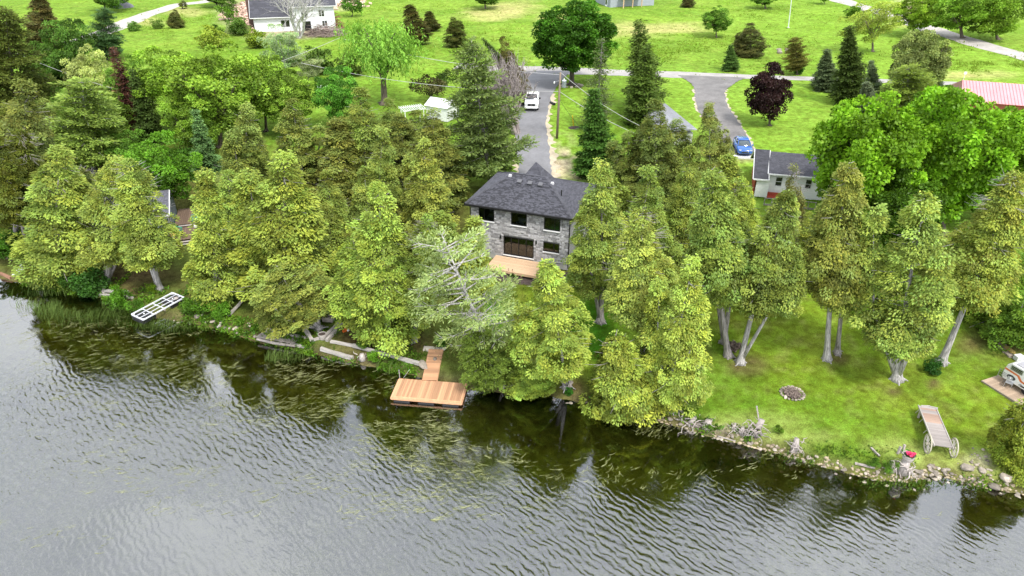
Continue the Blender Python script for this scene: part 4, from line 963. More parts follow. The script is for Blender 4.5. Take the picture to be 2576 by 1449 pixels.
# steep little gable behind the ridge
pa, hw_ = Vector((4.86, 4.75, 8.42)), 1.55
tw = [Vector((4.86 + sx * hw_, 4.75 + sy * hw_, 6.35)) for sx, sy in ((-1, -1), (1, -1), (1, 1), (-1, 1))]
gab = MB().add([*tw, pa], [(0, 1, 4), (1, 2, 4), (2, 3, 4), (3, 0, 4)]).build('gable_peak', shing2, roof)
sf = MB()
for i in range(4): shingle_field(sf, tw[i] + up, tw[(i + 1) % 4] + up, pa + up, pa + up, 16, .36, .02, g, .75)
sf.build('peak_shingles', shing, gab)
for x, y in ((3.9, 2.75), (4.95, 2.72), (6.0, 2.70)):
    zz = zr + (y + OV) / (3.85 + OV) * (7.42 - zr)
    v = MB().box((x, y, zz + .10), (.34, .34, .16), rx=.2); v.box((x, y - .02, zz + .20), (.42, .44, .05), rx=.35); v.build('roof_vent', mat('vent_grey', (.10, .10, .11), .5, .2, 4), roof)
for x, y in ((2.75, 3.35), (7.0, 3.2)): MB().box((x, y, 7.30 if x < 4 else 7.12), (.30, .30, .20), taper=.8).build('roof_vent', mat('vent_pale', (.5, .5, .52), .4, .1, 4), roof)
MB().tube([(8.2, 2.2, 6.3), (8.2, 2.2, 7.0)], .06, 8).build('vent_pipe', blackm, roof)
fa = MB()
for a, b in ((e[0], e[1]), (e[1], e[2]), (e[3], e[0])):
    c = (a + b) / 2; d = b - a; fa.box((c.x, c.y, zr - .13), (d.length + .12, .14, .17), rz=math.atan2(d.y, d.x))
fa.build('gutter', blackm, roof)
MB().box((HW / 2, HD / 2, zr - .09), (HW + 2 * OV - .2, HD + 2 * OV - .2, .04)).build('soffit', blackm, roof)
for x in (HW + .05, -.05): MB().tube([(x, -.3, zr - .15), (x, -.04, zr - .5), (x, -.04, .2)], .05, 6).build('downspout', blackm, house)
for x in (3.01, 6.56):
    l = MB().box((x, -.06, 2.40), (.12, .10, .34)).build('wall_lamp', blackm, house); MB().box((x, -.115, 2.40), (.08, .012, .2)).build('lamp_glass', DARKGLASS, l)
# furniture glimpsed inside
bedm = mat('linen', (.62, .63, .65), .9, .15, 3)
for nm, lb, c, d in (('bed', 'white bed seen through the right upper window of the stone house', (7.9, 1.6, 3.42), (1.4, 1.9, .5)), ('armchair', 'white armchair seen through the middle upper window of the stone house', (4.7, .95, 3.45), (.85, .8, .5)), ('bed', 'white bed seen through the left upper window of the stone house', (1.6, 1.5, 3.42), (1.3, 1.9, .5))):
    t = empty(nm, HB + Matrix.Rotation(HA, 3, 'Z') @ Vector((c[0], c[1], 3.105)), HA, lb, nm)
    MB().box((0, 0, .28), (d[0], d[1], .32)).build('seat' if nm == 'armchair' else 'mattress', bedm, t, bevel=.06)
    MB().box((0, d[1] / 2 - .05, .5), (d[0], .12, .9)).build('backrest' if nm == 'armchair' else 'headboard', bedm, t, bevel=.04)
    for sx in (-1, 1):
        if nm == 'armchair': MB().box((sx * (d[0] / 2 - .07), 0, .45), (.14, d[1] - .1, .5)).build('armrest', bedm, t, bevel=.04)
        else: MB().box((sx * .32, d[1] / 2 - .35, .5), (.5, .36, .14)).build('pillow', bedm, t, bevel=.05)
t = empty('dining_table', HB + Matrix.Rotation(HA, 3, 'Z') @ Vector((5.3, 1.6, .595)), HA, 'round white table seen through the sliding door of the stone house', 'table')
MB().lathe([(.05, .68), (.42, .70), (.44, .73), (.05, .74)], 18).build('table_top', bedm, t); MB().lathe([(.3, 0), (.06, .06), (.05, .68)], 12).build('pedestal', bedm, t)
# deck in front of the sliding door
deck = empty('cedar_deck', HB, HA, 'new pale wooden deck in front of the stone house', 'deck')
deckm = mat('new_cedar', (.56, .385, .245), .75, .22, 1.2, bump=.2, stretch=(.4, 6, 6), objrand=.13)
UB = unit_block('board', deckm)
nb = 20; y0, y1 = -2.78, -.14
for i in range(nb):
    y = y0 + (i + .5) * (y1 - y0) / nb; place('board', UB, deck, (5.22, y, .40), scale=(5.3, (y1 - y0) / nb - .008, .04))
mb = MB(); mb.box((5.22, y0 - .03, .28), (5.34, .045, .24)); mb.box((2.55, (y0 + y1) / 2, .28), (.045, y1 - y0, .24)); mb.box((7.89, (y0 + y1) / 2, .28), (.045, y1 - y0, .24)); mb.build('rim_joist', deckm, deck)
for x in (2.8, 4.4, 6.0, 7.6): MB().box((x, y0 + .15, .08), (.15, .15, .5)).build('post', deckm, deck)
for i, x in enumerate((3.55, 3.95, 4.75, 5.15)):
    t = empty('deck_lamp', HB + Matrix.Rotation(HA, 3, 'Z') @ Vector((x, -2.68, .42)), 0, 'small black stake lamp on the deck edge, number %s from the left' % ('one', 'two', 'three', 'four')[i], 'lamp', 'lamps along the deck edge')
    MB().lathe([(.04, 0), (.015, .02), (.015, .13), (.05, .15), (.03, .2), (.005, .22)], 8).build('lamp_body', blackm, t)
bedsoil = MB(); soil = mat('garden_soil', (.055, .04, .035), .95, .35, 4, bump=.6)
pts = [HB + Matrix.Rotation(HA, 3, 'Z') @ Vector(p) for p in ((2.2, -4.0, 0), (9.9, -3.6, 0), (10.3, -.2, 0), (2.2, -.2, 0))]
nn = 10; V = []
for j in range(nn + 1):
    for i in range(nn + 1):
        p = pts[0].lerp(pts[1], i / nn).lerp(pts[3].lerp(pts[2], i / nn), j / nn); e_ = i in (0, nn) or j in (0, nn)
        if e_: p = p + Vector((random.uniform(-.15, .15), random.uniform(-.15, .15), 0))
        V.append((p.x, p.y, float(hgt(p.x, p.y)) + (.01 if e_ else .06 + random.random() * .04)))
bedsoil.add(V, [(j * (nn + 1) + i, j * (nn + 1) + i + 1, (j + 1) * (nn + 1) + i + 1, (j + 1) * (nn + 1) + i) for j in range(nn) for i in range(nn)])
tag(bedsoil.build('garden_bed', soil, smooth=True), kind='structure')

# ---- white cottage ---------------------------------------------------------------------
WB = Vector((27.65, 69.55, 3.62)); WA = R(-14.5); WW = 8.2
wc = empty('white_cottage', WB, WA, 'white clapboard cottage with dark grey gable roof beside the bright maples', 'house')
ops = [(.72, 1.42, 1.05, 2.1), (3.75, 4.4, 1.05, 2.1)]
mb = MB(); wall_open(mb, 0, WW, -.5, 2.5, .06, .26, ops); mb.box((WW - .1, 2.9, 1.0), (.2, 5.2, 3.0)); mb.box((WW / 2, 5.6, 1.0), (WW, .2, 3.0)); mb.build('wall', whitep, wc)
claps = MB(); siding = mat('clapboard', (.76, .77, .78), .6, .06, 2, bump=.05, objrand=.03); CB = unit_block('clapboard', siding, .04)
zc = -.4
while zc < 2.45:
    for a, b in ([(0, WW)] if not (1.0 < zc + .08 < 2.12) else [(0, .70), (1.44, 3.73), (4.42, WW)]):
        place('clapboard', CB, wc, ((a + b) / 2, .045, zc + .08), (R(-5), 0, 0), (b - a, .03, .158))
    zc += .15
for o in ops: window(wc, *o, .05, whitep, DARKGLASS, (), .05); 
for o in ops: MB().box(((o[0] + o[1]) / 2, .03, (o[2] + o[3]) / 2), (o[1] - o[0] - .08, .04, .04)).build('sash_bar', whitep, wc)
def gable(root, x0, x1, ye, yr, ze, zr_, yb, seed, tone=1.0, fasc=None, name='roof', wid=.33, rows=20):
    g = np.random.default_rng(seed); A, B, Cc, D = Vector((x0, ye, ze)), Vector((x1, ye, ze)), Vector((x1, yr, zr_)), Vector((x0, yr, zr_)); E_, F_ = Vector((x1, yb, ze)), Vector((x0, yb, ze)); dn = Vector((0, 0, .10))
    rf = MB().add([A, B, Cc, D, E_, F_, *[p - dn for p in (A, B, Cc, D, E_, F_)]], [(0, 1, 2, 3), (3, 2, 4, 5), (6, 9, 8, 7), (9, 11, 10, 8), (0, 6, 7, 1), (4, 10, 11, 5), (1, 7, 8, 2), (2, 8, 10, 4), (0, 3, 9, 6), (3, 5, 11, 9)]).build(name, shing2, root)
    sf = MB(); u_ = Vector((0, 0, .012)); shingle_field(sf, A + u_, B + u_, Cc + u_, D + u_, rows, wid, .015, g, .85, tone); o = sf.build('shingles', shing, rf); o['kind'] = 'stuff'
    if fasc:
        f = MB().box(((x0 + x1) / 2, ye - .03, ze - .06), (x1 - x0 + .04, .06, .15)); 
        for x in (x0 - .02, x1 + .02):
            for p, q in ((A, D), (F_, D)):
                a = Vector((x, p.y, p.z)); b = Vector((x, q.y, q.z)); f.tube([a - dn * .6, b - dn * .6], .07, 4)
        f.build('fascia', fasc, rf)
    return rf
rf = gable(wc, -.15, WW + .3, -.35, 2.6, 2.52, 4.0, 5.9, 8, .95, whitep)
MB().tube([(5.1, 1.35, 3.1), (5.1, 1.35, 3.75)], .06, 8).build('vent_pipe', blackm, rf)
rf = gable(wc, -1.65, -.12, -1.0, 2.7, 2.05, 4.12, 5.9, 9, .75, whitep, 'porch_roof')
redp = mat('red_paint', (.36, .06, .035), .6, .2, 3)
mb = MB(); mb.box((-1.3, 2.4, .75), (.1, 5.0, 2.5)); mb.build('red_wall', redp, wc); mb = MB(); mb.box((-.6, -.75, .95), (1.3, .1, 1.95)); mb.build('porch_wall', whitep, wc)
MB().tube([(-.15, -.3, 2.4), (-.15, -.62, 2.2), (-.17, -.9, 1.9)], .05, 6).build('downspout', whitep, wc)
t = empty('cottage_deck', WB, WA, 'grey railed deck with red bench below the white cottage windows', 'deck')
greyw = mat('grey_wood', (.30, .275, .255), .85, .3, 1.5, bump=.3, stretch=(.5, 5, 5), objrand=.18); GB = unit_block('board', greyw)
for i in range(10): place('board', GB, t, (2.3, -.3 - i * .19, -.46), scale=(5.2, .17, .04))
mb = MB(); mb.box((2.3, -2.15, .42), (5.2, .08, .06)); mb.box((2.3, -2.15, -.3), (5.2, .06, .16)); mb.build('rail', greyw, t)
for i in range(8): MB().box((-.25 + i * .73, -2.15, 0), (.08, .07, .95)).build('post', greyw, t)
t = empty('red_bench', WB + Matrix.Rotation(WA, 3, 'Z') @ Vector((.9, -.5, -.44)), WA, 'red bench against the white cottage wall', 'bench')
MB().box((0, 0, .42), (1.7, .5, .06)).build('seat', redp, t); MB().box((0, .24, .65), (1.7, .06, .42)).build('backrest', redp, t)
for sx in (-.75, .75): MB().box((sx, 0, .2), (.08, .45, .4)).build('leg', redp, t)

# ---- small grey cottage on the left ------------------------------------------------------
GBs = Vector((-35.0, 63.6, 1.25)); GA = R(18)
gc = empty('grey_cottage', GBs, GA, 'small grey cottage with blue-grey shingle roof among the left cedars', 'house')
greyside = mat('grey_siding', (.20, .245, .265), .7, .12, 2, stretch=(1, 1, 8)); 
for y in (.08, 5.8): MB().box((-2.6, y, 1.35), (5.2, .16, 2.9)).build('long_wall', greyside, gc)
mb = MB(); mb.add([(0, 0, -.1), (0, 5.9, -.1), (0, 5.9, 2.8), (0, 2.95, 4.1), (0, 0, 2.8), (-.15, 0, -.1), (-.15, 5.9, -.1), (-.15, 5.9, 2.8), (-.15, 2.95, 4.1), (-.15, 0, 2.8)], [(0, 1, 2, 3, 4), (9, 8, 7, 6, 5), (0, 5, 6, 1), (0, 4, 9, 5), (4, 3, 8, 9), (3, 2, 7, 8), (1, 6, 7, 2)]); mb.build('gable_wall', greyside, gc)
for ya, yb, za, zb in ((.25, 1.0, 1.1, 2.3), (2.5, 3.3, 2.6, 3.2)):
    f = MB()
    for c, d in (((.03, ya, (za + zb) / 2), (.08, .08, zb - za)), ((.03, yb, (za + zb) / 2), (.08, .08, zb - za)), ((.03, (ya + yb) / 2, za), (.08, yb - ya - .08, .08)), ((.03, (ya + yb) / 2, zb), (.08, yb - ya - .08, .08))): f.box(c, d)
    f = f.build('window', whitep, gc); MB().box((.02, (ya + yb) / 2, (za + zb) / 2), (.03, yb - ya - .09, zb - za - .09)).build('pane', DARKGLASS, f)
gable(gc, -5.6, .28, -.4, 2.95, 2.72, 4.16, 6.3, 12, 1.5, whitep)
brn = mat('brown_deck', (.155, .105, .075), .8, .25, 1.5, bump=.25, stretch=(5, .5, 5), objrand=.15); BBm = unit_block('board', brn)
t = empty('brown_deck', GBs, GA, 'brown two-level deck with steps beside the small grey cottage', 'deck')
for i in range(14): place('board', BBm, t, (.22 + i * .2, 4.0, .62), scale=(.19, 4.4, .04))
for i in range(14): place('board', BBm, t, (.22 + i * .2, .1, .34), scale=(.19, 3.3, .04))
stp = mat('step_wood', (.36, .32, .30), .8, .2, 3)
for y, z in ((1.70, .50), (-1.7, .18), (-2.0, .02)): MB().box((1.5, y, z), (2.0, .26, .05)).build('step', stp, t)
mb = MB(); mb.box((-.7, -1.2, 1.12), (1.9, .08, .06)); mb.box((.25, -1.2, .55), (.08, .08, 1.2)); mb.box((-1.6, -1.2, .55), (.08, .08, 1.2)); mb.build('railing', stp, t)
def adirondack(loc, rz, c, lb):
    t = empty('garden_chair', loc, rz, lb, 'chair', 'garden chairs on the brown deck'); m = mat('chair_paint_%d' % int(c[0] * 1000), c, .6, .12, 3)
    for i in range(5): MB().box((-.22 + i * .11, .34 + (.02 if i % 2 else 0), .62), (.095, .03, .78 - .06 * abs(i - 2)), rx=R(-24)).build('back_slat', m, t)
    for i in range(5): MB().box((0, -.22 + i * .11, .33 - i * .03), (.52, .095, .025)).build('seat_slat', m, t)
    for sx in (-1, 1):
        MB().box((sx * .34, -.02, .56), (.13, .74, .03)).build('armrest', m, t); MB().box((sx * .29, -.32, .28), (.04, .09, .56)).build('leg', m, t)
        MB().box((sx * .27, .1, .22), (.035, .85, .10), rx=R(-14)).build('leg', m, t)
def loc_in(base, a, p): return Vector(base) + Matrix.Rotation(a, 3, 'Z') @ Vector(p)
adirondack(loc_in(GBs, GA, (.55, .2, .36)), R(60), (.045, .30, .19), 'green garden chair behind the yellow one')
adirondack(loc_in(GBs, GA, (.30, -.75, .36)), R(65), (.62, .47, .14), 'pale yellow garden chair at the deck corner')
adirondack(loc_in(GBs, GA, (2.2, 2.3, .64)), R(-70), (.03, .26, .27), 'teal garden chair on the upper deck')
t = empty('barbecue', loc_in(GBs, GA, (2.55, -.3, .36)), 0, 'small pale covered barbecue at the edge of the brown deck', 'barbecue')
MB().lathe([(.02, .55), (.24, .6), (.3, .72), (.26, .88), (.12, .98), (.03, 1.0)], 14).build('lid', whitep, t)
for a in range(3): MB().tube([(.12 * math.cos(a * 2.1), .12 * math.sin(a * 2.1), .6), (.28 * math.cos(a * 2.1), .28 * math.sin(a * 2.1), 0)], .02, 5).build('leg', blackm, t)

# ---- far white house -----------------------------------------------------------------------
FB = Vector((-47.9, 160.0, 5.45)); FA = R(14)
fh = empty('far_house', FB, FA, 'large white two-level house under construction at the upper left', 'house')
hw = mat('house_wrap', (.66, .69, .72), .7, .07, .7)
ops = [(1.5, 2.9, 2.7, 4.3), (5.2, 6.5, 2.9, 4.4), (1.6, 3.3, .05, 2.1), (5.7, 6.9, .9, 2.1)]
mb = MB(); wall_open(mb, 0, 8.6, 0, 5.2, 0, .25, ops); mb.box((8.45, 4.2, 2.6), (.3, 7.8, 5.2)); mb.box((.15, 4.2, 2.6), (.3, 7.8, 5.2)); mb.build('main_wall', hw, fh)
ops2 = [(-3.2, -1.2, .8, 2.4)]
mb = MB(); wall_open(mb, -8.8, -.01, 0, 3.0, 1.2, 1.45, ops2); mb.box((-8.65, 4.6, 1.5), (.3, 6.2, 3.0)); mb.build('wing_wall', hw, fh)
for o in ops[:2] + ops[3:]: window(fh, *o, .08, whitep, DARKGLASS, ((o[0] + o[1]) / 2,), .09)
window(fh, *ops[2], .08, blackm, DARKGLASS, ((ops[2][0] + ops[2][1]) / 2,), .1, name='sliding_door'); window(fh, *ops2[0], 1.28, whitep, DARKGLASS, ((-2.2),), .1)
gable(fh, -.5, 9.2, -.6, 4.2, 5.2, 7.4, 9.0, 14, .85, whitep, wid=.8, rows=10); gable(fh, -9.4, -.2, .6, 5.0, 3.05, 6.2, 9.4, 15, .8, whitep, 'wing_roof', wid=.8, rows=10)
MB().box((-9.8, 6.2, 3.2), (.9, .9, 6.4)).build('chimney', mat('brown_brick', (.10, .06, .05), .9, .3, 3), fh)
t = empty('site_rubble', G(620, 55), 0, 'pinkish heap of stone slabs and rubble beside the far white house', 'rubble')
rub = mat('rubble', (.46, .33, .27), .95, .35, 1.2, bump=.5, attr=True); mb = MB()
c0 = G(625, 45); c1 = G(655, 90)
for i in range(520):
    u, v = random.gauss(628, 24), random.gauss(42, 17)
    p = G(u, v); q = max(0, 1 - abs(u - 632) / 50 - abs(v - 40) / 55); z = q * 2.2 * random.random() ** .4; k = random.uniform(.6, 1.5)
    mb.box((p.x - t.location.x, p.y - t.location.y, p.z - t.location.z + z + .1), (random.uniform(.4, 1.4), random.uniform(.3, .9), random.uniform(.15, .5)), random.uniform(0, 3), random.gauss(0, .3), random.gauss(0, .3), (k, k * .97, k * .94))
o = mb.build('rubble', rub, t); o['kind'] = 'stuff'
t = empty('pale_rubble', G(850, 8), 0, 'pale gravel and stone heap right of the far white house', 'rubble'); mb = MB()
for i in range(220):
    u, v = random.gauss(850, 30), random.gauss(8, 6); p = G(u, v); k = random.uniform(1.0, 1.6)
    mb.box((p.x - t.location.x, p.y - t.location.y, p.z - t.location.z + random.random() * .8), (random.uniform(.5, 1.6), random.uniform(.4, 1), random.uniform(.2, .5)), random.uniform(0, 3), random.gauss(0, .3), 0, (k, k, k))
o = mb.build('rubble', rub, t); o['kind'] = 'stuff'
def mound(name, u, v, ru, hgt_, m, lb, cat_, rough_=.25, n=14):
    p = G(u, v); r = ru * depth(p) / FX; V = [(0, 0, hgt_)]; Fs = []
    for j in range(1, 7):
        for i in range(n):
            a = 6.283 * i / n; q = j / 6; rr = r * q * random.uniform(.9, 1.1); V.append((rr * math.cos(a), rr * math.sin(a) * .8, hgt_ * (1 - q) ** .9 * random.uniform(1 - rough_, 1 + rough_) - (.1 if j == 6 else 0)))
    for i in range(n): Fs.append((0, 1 + i, 1 + (i + 1) % n))
    for j in range(5):
        for i in range(n): Fs.append((1 + j * n + i, 1 + (j + 1) * n + i, 1 + (j + 1) * n + (i + 1) % n, 1 + j * n + (i + 1) % n))
    return tag(MB().add(V, Fs).build(name, m, smooth=True, loc=p), lb, cat_)
mound('gravel_heap', 306, 18, 30, 2.6, mat('dark_gravel', (.17, .17, .19), .95, .2, 1.5, bump=.4), 'cone of dark grey gravel at the top left', 'gravel heap', .08)
mound('soil_mound', 602, 80, 42, 3.0, mat('soil_mound', (.15, .13, .05), .95, .4, .8, bump=.6, c2=(.12, .19, .03)), 'grassy soil mound left of the far white house', 'mound')
mound('soil_heap', 2310, 22, 26, 2.0, mat('brown_soil', (.26, .17, .13), .95, .25, .8, bump=.5), 'brown soil heap beside the gravel road', 'mound')
def brush(name, u, v, ru, n, lmax, h, c, lb, cat_, rad=.03):
    p = G(u, v); r = ru * depth(p) / FX; mb = MB()
    for i in range(n):
        a = random.uniform(0, 6.28); q = random.random() ** .5; x, y = r * q * math.cos(a), r * .7 * q * math.sin(a); z = h * (1 - q * q) * random.random(); l = random.uniform(.4, 1) * lmax; b = random.uniform(0, 6.28)
        e = (x + l * math.cos(b), y + l * math.sin(b) * .7, max(.03, z + random.gauss(0, .16) * l)); k = random.uniform(.6, 1.4)
        mb.tube([(x, y, z + .05), ((x + e[0]) / 2 + random.gauss(0, .06 * l), (y + e[1]) / 2, (z + e[2]) / 2 + .1 * l), e], [rad, rad * .8, rad * .4], 3, (k, k, k), False)
    return tag(mb.build(name, mat('brush_%s' % name, c, .9, .3, 3, attr=True), loc=p), lb, cat_)
brush('brush_pile', 820, 88, 48, 420, 3.0, 2.0, (.24, .185, .165), 'grey brown brush pile in front of the far white house', 'brush pile', .06)
brush('brush_heap', 842, 72, 22, 300, 1.6, 3.6, (.19, .09, .05), 'rust brown heap of dead cedar boughs on the brush pile', 'brush pile', .06)

# ---- far grey house at the top, red roofed barn, white roofed buildings ------------------------
p = G(1536, 19); t = empty('grey_house', p, R(18), 'blue-grey house at the top edge with a raised deck', 'house')
gh = mat('bluegrey_siding', (.30, .33, .37), .75, .1, .8, stretch=(1, 1, 4)); ops = [(9.6, 11.6, 1.6, 2.9)]
mb = MB(); wall_open(mb, 0, 13, 0, 5.4, 0, .25, ops); mb.build('wall', gh, t); MB().box((-.14, 5, 2.7), (.25, 10, 5.4)).build('side_wall', mat('bluegrey_siding_shaded', (.24, .265, .30), .75, .1, .8), t)  # side wall repeats the siding, its shade mixed into a darker colour
window(t, *ops[0], .08, whitep, DARKGLASS, (10.6,), .1); 
f = MB().box((-.30, 2.2, 1.15), (.08, 1.2, 2.2)).build('door', whitep, t); MB().box((-.35, 2.2, 1.3), (.03, .9, 1.6)).build('pane', DARKGLASS, f)
gable(t, -.6, 13.6, -.7, 5, 5.4, 8.2, 10.7, 17, .9, whitep, wid=.9, rows=9)
d = empty('raised_deck', p, R(18), 'raised timber deck on posts in front of the blue-grey house', 'deck')
for i in range(12): place('board', UB, d, (5.2, -.3 - i * .22, 2.75), scale=(6.2, .20, .05))
for x in (2.5, 5.2, 7.9): MB().box((x, -2.6, 1.3), (.2, .2, 2.85)).build('post', deckm, d)
# red barn: ribs of the sheet roof are pieces
RBp = atz(2446, 203, 9.6); RA = R(-20)
rb = empty('red_roofed_barn', (RBp[0], RBp[1], 5.45), RA, 'barn with a faded pinkish red ribbed metal roof at the right edge', 'barn')
pink = mat('faded_red_roof', (.62, .27, .29), .5, .12, .6, bump=.05); MB().box((4.5, .2, 1.3), (11, 8, 2.6)).build('wall', mat('barn_wall', (.35, .10, .08), .8, .2, 1), rb)
rs = MB().add([(-1.2, 0, 4.15), (10.2, 0, 4.15), (10.6, -4.6, 2.35), (-1.6, -4.6, 2.35), (10.6, 4.6, 2.35), (-1.6, 4.6, 2.35)], [(0, 3, 2, 1), (0, 1, 4, 5), (0, 5, 3), (1, 2, 4)]).build('roof', pink, rb)
ribm = MB().box((0, 0, 0), (.05, 4.9, .05)).mesh('rib', pink)
for i in range(30): place('rib', ribm, rs, (-1.1 + i * .39, -2.3, 3.29), (math.atan2(1.8, 4.6), 0, 0))
vane = MB().tube([(-1.1, 0, 4.1), (-1.1, 0, 5.0)], .03, 5); vane.box((-1.1, 0, 5.1), (.35, .06, .35)); vane.build('roof_vane', whitep, rs)
# white metal roofed garage behind the driveway cedars
a_, b_ = atz(1672, 262, 7.0), atz(1750, 326, 7.0); dv = Vector((b_ - a_)[:]); an = math.atan2(dv.y, dv.x); ln = dv.length
gz_ = float(hgt(a_[0], a_[1])); wg = empty('white_roofed_garage', (a_[0], a_[1], gz_ - .3), an, 'low garage with a pale metal roof half hidden behind the driveway cedars', 'garage'); zt = 7.0 - gz_ + .3
pale = mat('pale_metal_roof', (.24, .25, .275), .8, .2, .8, bump=.05)
MB().box((ln / 2, -1.9, zt / 2 - .2), (ln - .4, 3.4, zt - .5)).build('wall', mat('garage_wall', (.45, .45, .46), .8, .1, 1), wg)
gr_ = MB().add([(-.2, .2, zt), (ln + .2, .2, zt), (ln + .2, -1.9, zt + .4), (-.2, -1.9, zt + .4), (ln + .2, -4.0, zt), (-.2, -4.0, zt)], [(0, 3, 2, 1), (3, 5, 4, 2), (0, 5, 3), (1, 2, 4)]).build('roof', pale, wg)
rm = MB().box((0, 0, 0), (.05, 2.1, .05)).mesh('seam', pale)
for i in range(int(ln / .45)): place('seam', rm, gr_, (i * .45, -.85, zt + .22), (math.atan2(-.4, 2.1), 0, 0))
p = atz(1112, 250, 7.4); gz_ = float(hgt(p[0], p[1])); s_ = empty('white_shed', (p[0], p[1], gz_), R(-28), 'shed with a bright white roof left of the white pine', 'shed')
MB().box((0, 0, .95), (3.4, 3.0, 1.9)).build('wall', whitep, s_); MB().add([(-1.9, -1.7, 1.9), (1.9, -1.7, 1.9), (1.9, 1.7, 1.9), (-1.9, 1.7, 1.9), (-1.9, 0, 2.7), (1.9, 0, 2.7)], [(0, 1, 5, 4), (2, 3, 4, 5), (0, 4, 3), (1, 2, 5), (0, 3, 2, 1)]).build('roof', whitep, s_)
# white lattice pergola roof below the willow
p = G(1040, 318); pg = empty('white_pergola', p, R(25), 'white slatted pergola roof among the cedars below the willow', 'pergola')
for sx in (-1.3, 1.3):
    for sy in (-.9, .9): MB().box((sx, sy, 1.2), (.1, .1, 2.4)).build('post', whitep, pg)
for sy in (-.9, .9): MB().box((0, sy, 2.45), (3.2, .08, .14)).build('beam', whitep, pg)
sm = MB().box((0, 0, 0), (.06, 2.4, .1)).mesh('slat', whitep)
for i in range(11): place('slat', sm, pg, (-1.5 + i * .3, 0, 2.58))
# lumber-littered yard things left of the willow
t = empty('garden_trailer', G(815, 232), R(20), 'small white utility trailer half hidden left of the willow', 'trailer')
MB().box((0, 0, .7), (2.2, 1.2, .5)).build('box', whitep, t); 
for sy in (-.65, .65): MB().tube([(0, sy - .08, .32), (0, sy + .08, .32)], .32, 12).build('wheel', blackm, t)
MB().tube([(1.1, 0, .5), (2.1, 0, .45)], .05, 6).build('drawbar', blackm, t)
# ================================================================== VEHICLES
tyre_m = mat('tyre', (.018, .018, .019), .9, .2, 6); rim_m = mat('rim', (.42, .43, .45), .35, .1, 5, metal=.6); plate_m = whitep
lens_m = mat('headlight', (.55, .58, .6), .15, .1, 4, spec=.8)
def wheel(root, x, y, r, w):
    t = MB().lathe([(r * .55, -w / 2), (r * .95, -w / 2), (r, -w * .3), (r, w * .3), (r * .95, w / 2), (r * .55, w / 2)], 18); t.v = [(v[0], v[2], v[1]) for v in t.v]
    o = t.build('wheel', tyre_m, root, True, (x, y, r)); q = MB().lathe([(.02, -w * .42), (r * .56, -w * .46), (r * .56, w * .46), (.02, w * .42)], 14); q.v = [(v[0], v[2], v[1]) for v in q.v]; q.build('rim', rim_m, o)
def sec(x, hw, z0, z1, ch=.12, top=None):
    """cross-section across the car at length x: rounded box, top may be narrower"""
    tw = top or hw
    return [(x, -hw + ch, z0), (x, hw - ch, z0), (x, hw, z0 + ch), (x, hw, (z0 + z1) / 2), (x, tw, z1 - ch), (x, tw - ch, z1), (x, -tw + ch, z1), (x, -tw, z1 - ch), (x, -hw, (z0 + z1) / 2), (x, -hw, z0 + ch)]
def paint(name, c, rough=.28):
    m = mat(name, c, rough, .05, .8, bump=0, spec=.6); m.node_tree.nodes['Principled BSDF'].inputs['Coat Weight'].default_value = .6; return m
# pickup: front towards +x
p = G(1338, 268); pk = empty('pickup_truck', p, 0, 'white pickup truck driving down the asphalt driveway', 'truck')
pk.rotation_euler = (0, 0, R(-93)); pw = paint('white_car_paint', (.80, .81, .82)); pk.location.z += .10
MB().loft([sec(2.88, .86, .50, 1.05), sec(2.80, .95, .42, 1.14), sec(2.0, 1.0, .40, 1.20), sec(1.2, 1.0, .40, 1.24), sec(.3, 1.0, .42, 1.22), sec(-1.0, 1.0, .45, 1.22), sec(-1.02, 1.0, .45, .82), sec(-2.75, 1.0, .50, .82), sec(-2.85, .97, .55, .82)]).build('body', pw, pk, True)
for sy in (-1, 1): MB().loft([sec(-1.0, .05, .75, 1.30, .02), sec(-2.82, .05, .75, 1.30, .02)]).build('bed_side', pw, pk, loc=(0, sy * .945, 0))
MB().box((-2.83, 0, 1.03), (.07, 1.86, .52)).build('tailgate', pw, pk); MB().box((-1.06, 0, 1.03), (.06, 1.84, .5)).build('bed_front', pw, pk)
MB().box((-1.93, 0, .86), (1.75, 1.78, .06)).build('bed_floor', blackm, pk)
MB().loft([sec(1.25, .93, 1.20, 1.26, .03, .90), sec(.55, .90, 1.20, 1.86, .08, .72), sec(-.75, .90, 1.20, 1.88, .08, .74), sec(-.98, .90, 1.20, 1.26, .03, .88)]).build('cab_glass', DARKGLASS, pk, True)
MB().loft([sec(.52, .73, 1.84, 1.93, .05), sec(-.1, .76, 1.86, 1.97, .06), sec(-.80, .75, 1.85, 1.94, .05)]).build('roof', pw, pk, True)
for sy in (-1, 1):
    MB().tube([(1.22, sy * .90, 1.25), (.56, sy * .74, 1.87)], .055, 5).build('pillar', pw, pk); MB().tube([(-.2, sy * .93, 1.22), (-.2, sy * .75, 1.88)], .06, 5).build('pillar', pw, pk); MB().tube([(-.95, sy * .93, 1.22), (-.76, sy * .76, 1.88)], .08, 5).build('pillar', pw, pk)
    MB().box((.85, sy * 1.13, 1.34), (.16, .26, .22)).build('mirror', blackm, pk, bevel=.03)
    MB().box((2.86, sy * .70, .95), (.10, .36, .16)).build('headlight', lens_m, pk); wheel(pk, 1.95, sy * .88, .40, .27); wheel(pk, -1.75, sy * .88, .40, .27)
    for x in (.35, -.6): MB().box((x, sy * 1.005, 1.05), (.18, .02, .04)).build('door_handle', blackm, pk)
gr_ = MB().box((2.88, 0, .90), (.08, 1.08, .34)).build('grille', blackm, pk, bevel=.04); MB().box((2.93, 0, .92), (.02, .30, .06)).build('badge', rim_m, gr_)
MB().loft([sec(2.95, .82, .42, .62, .06), sec(2.80, .98, .40, .66, .06)]).build('bumper', pw, pk); MB().box((2.965, 0, .52), (.02, .34, .14)).build('licence_plate', plate_m, pk)
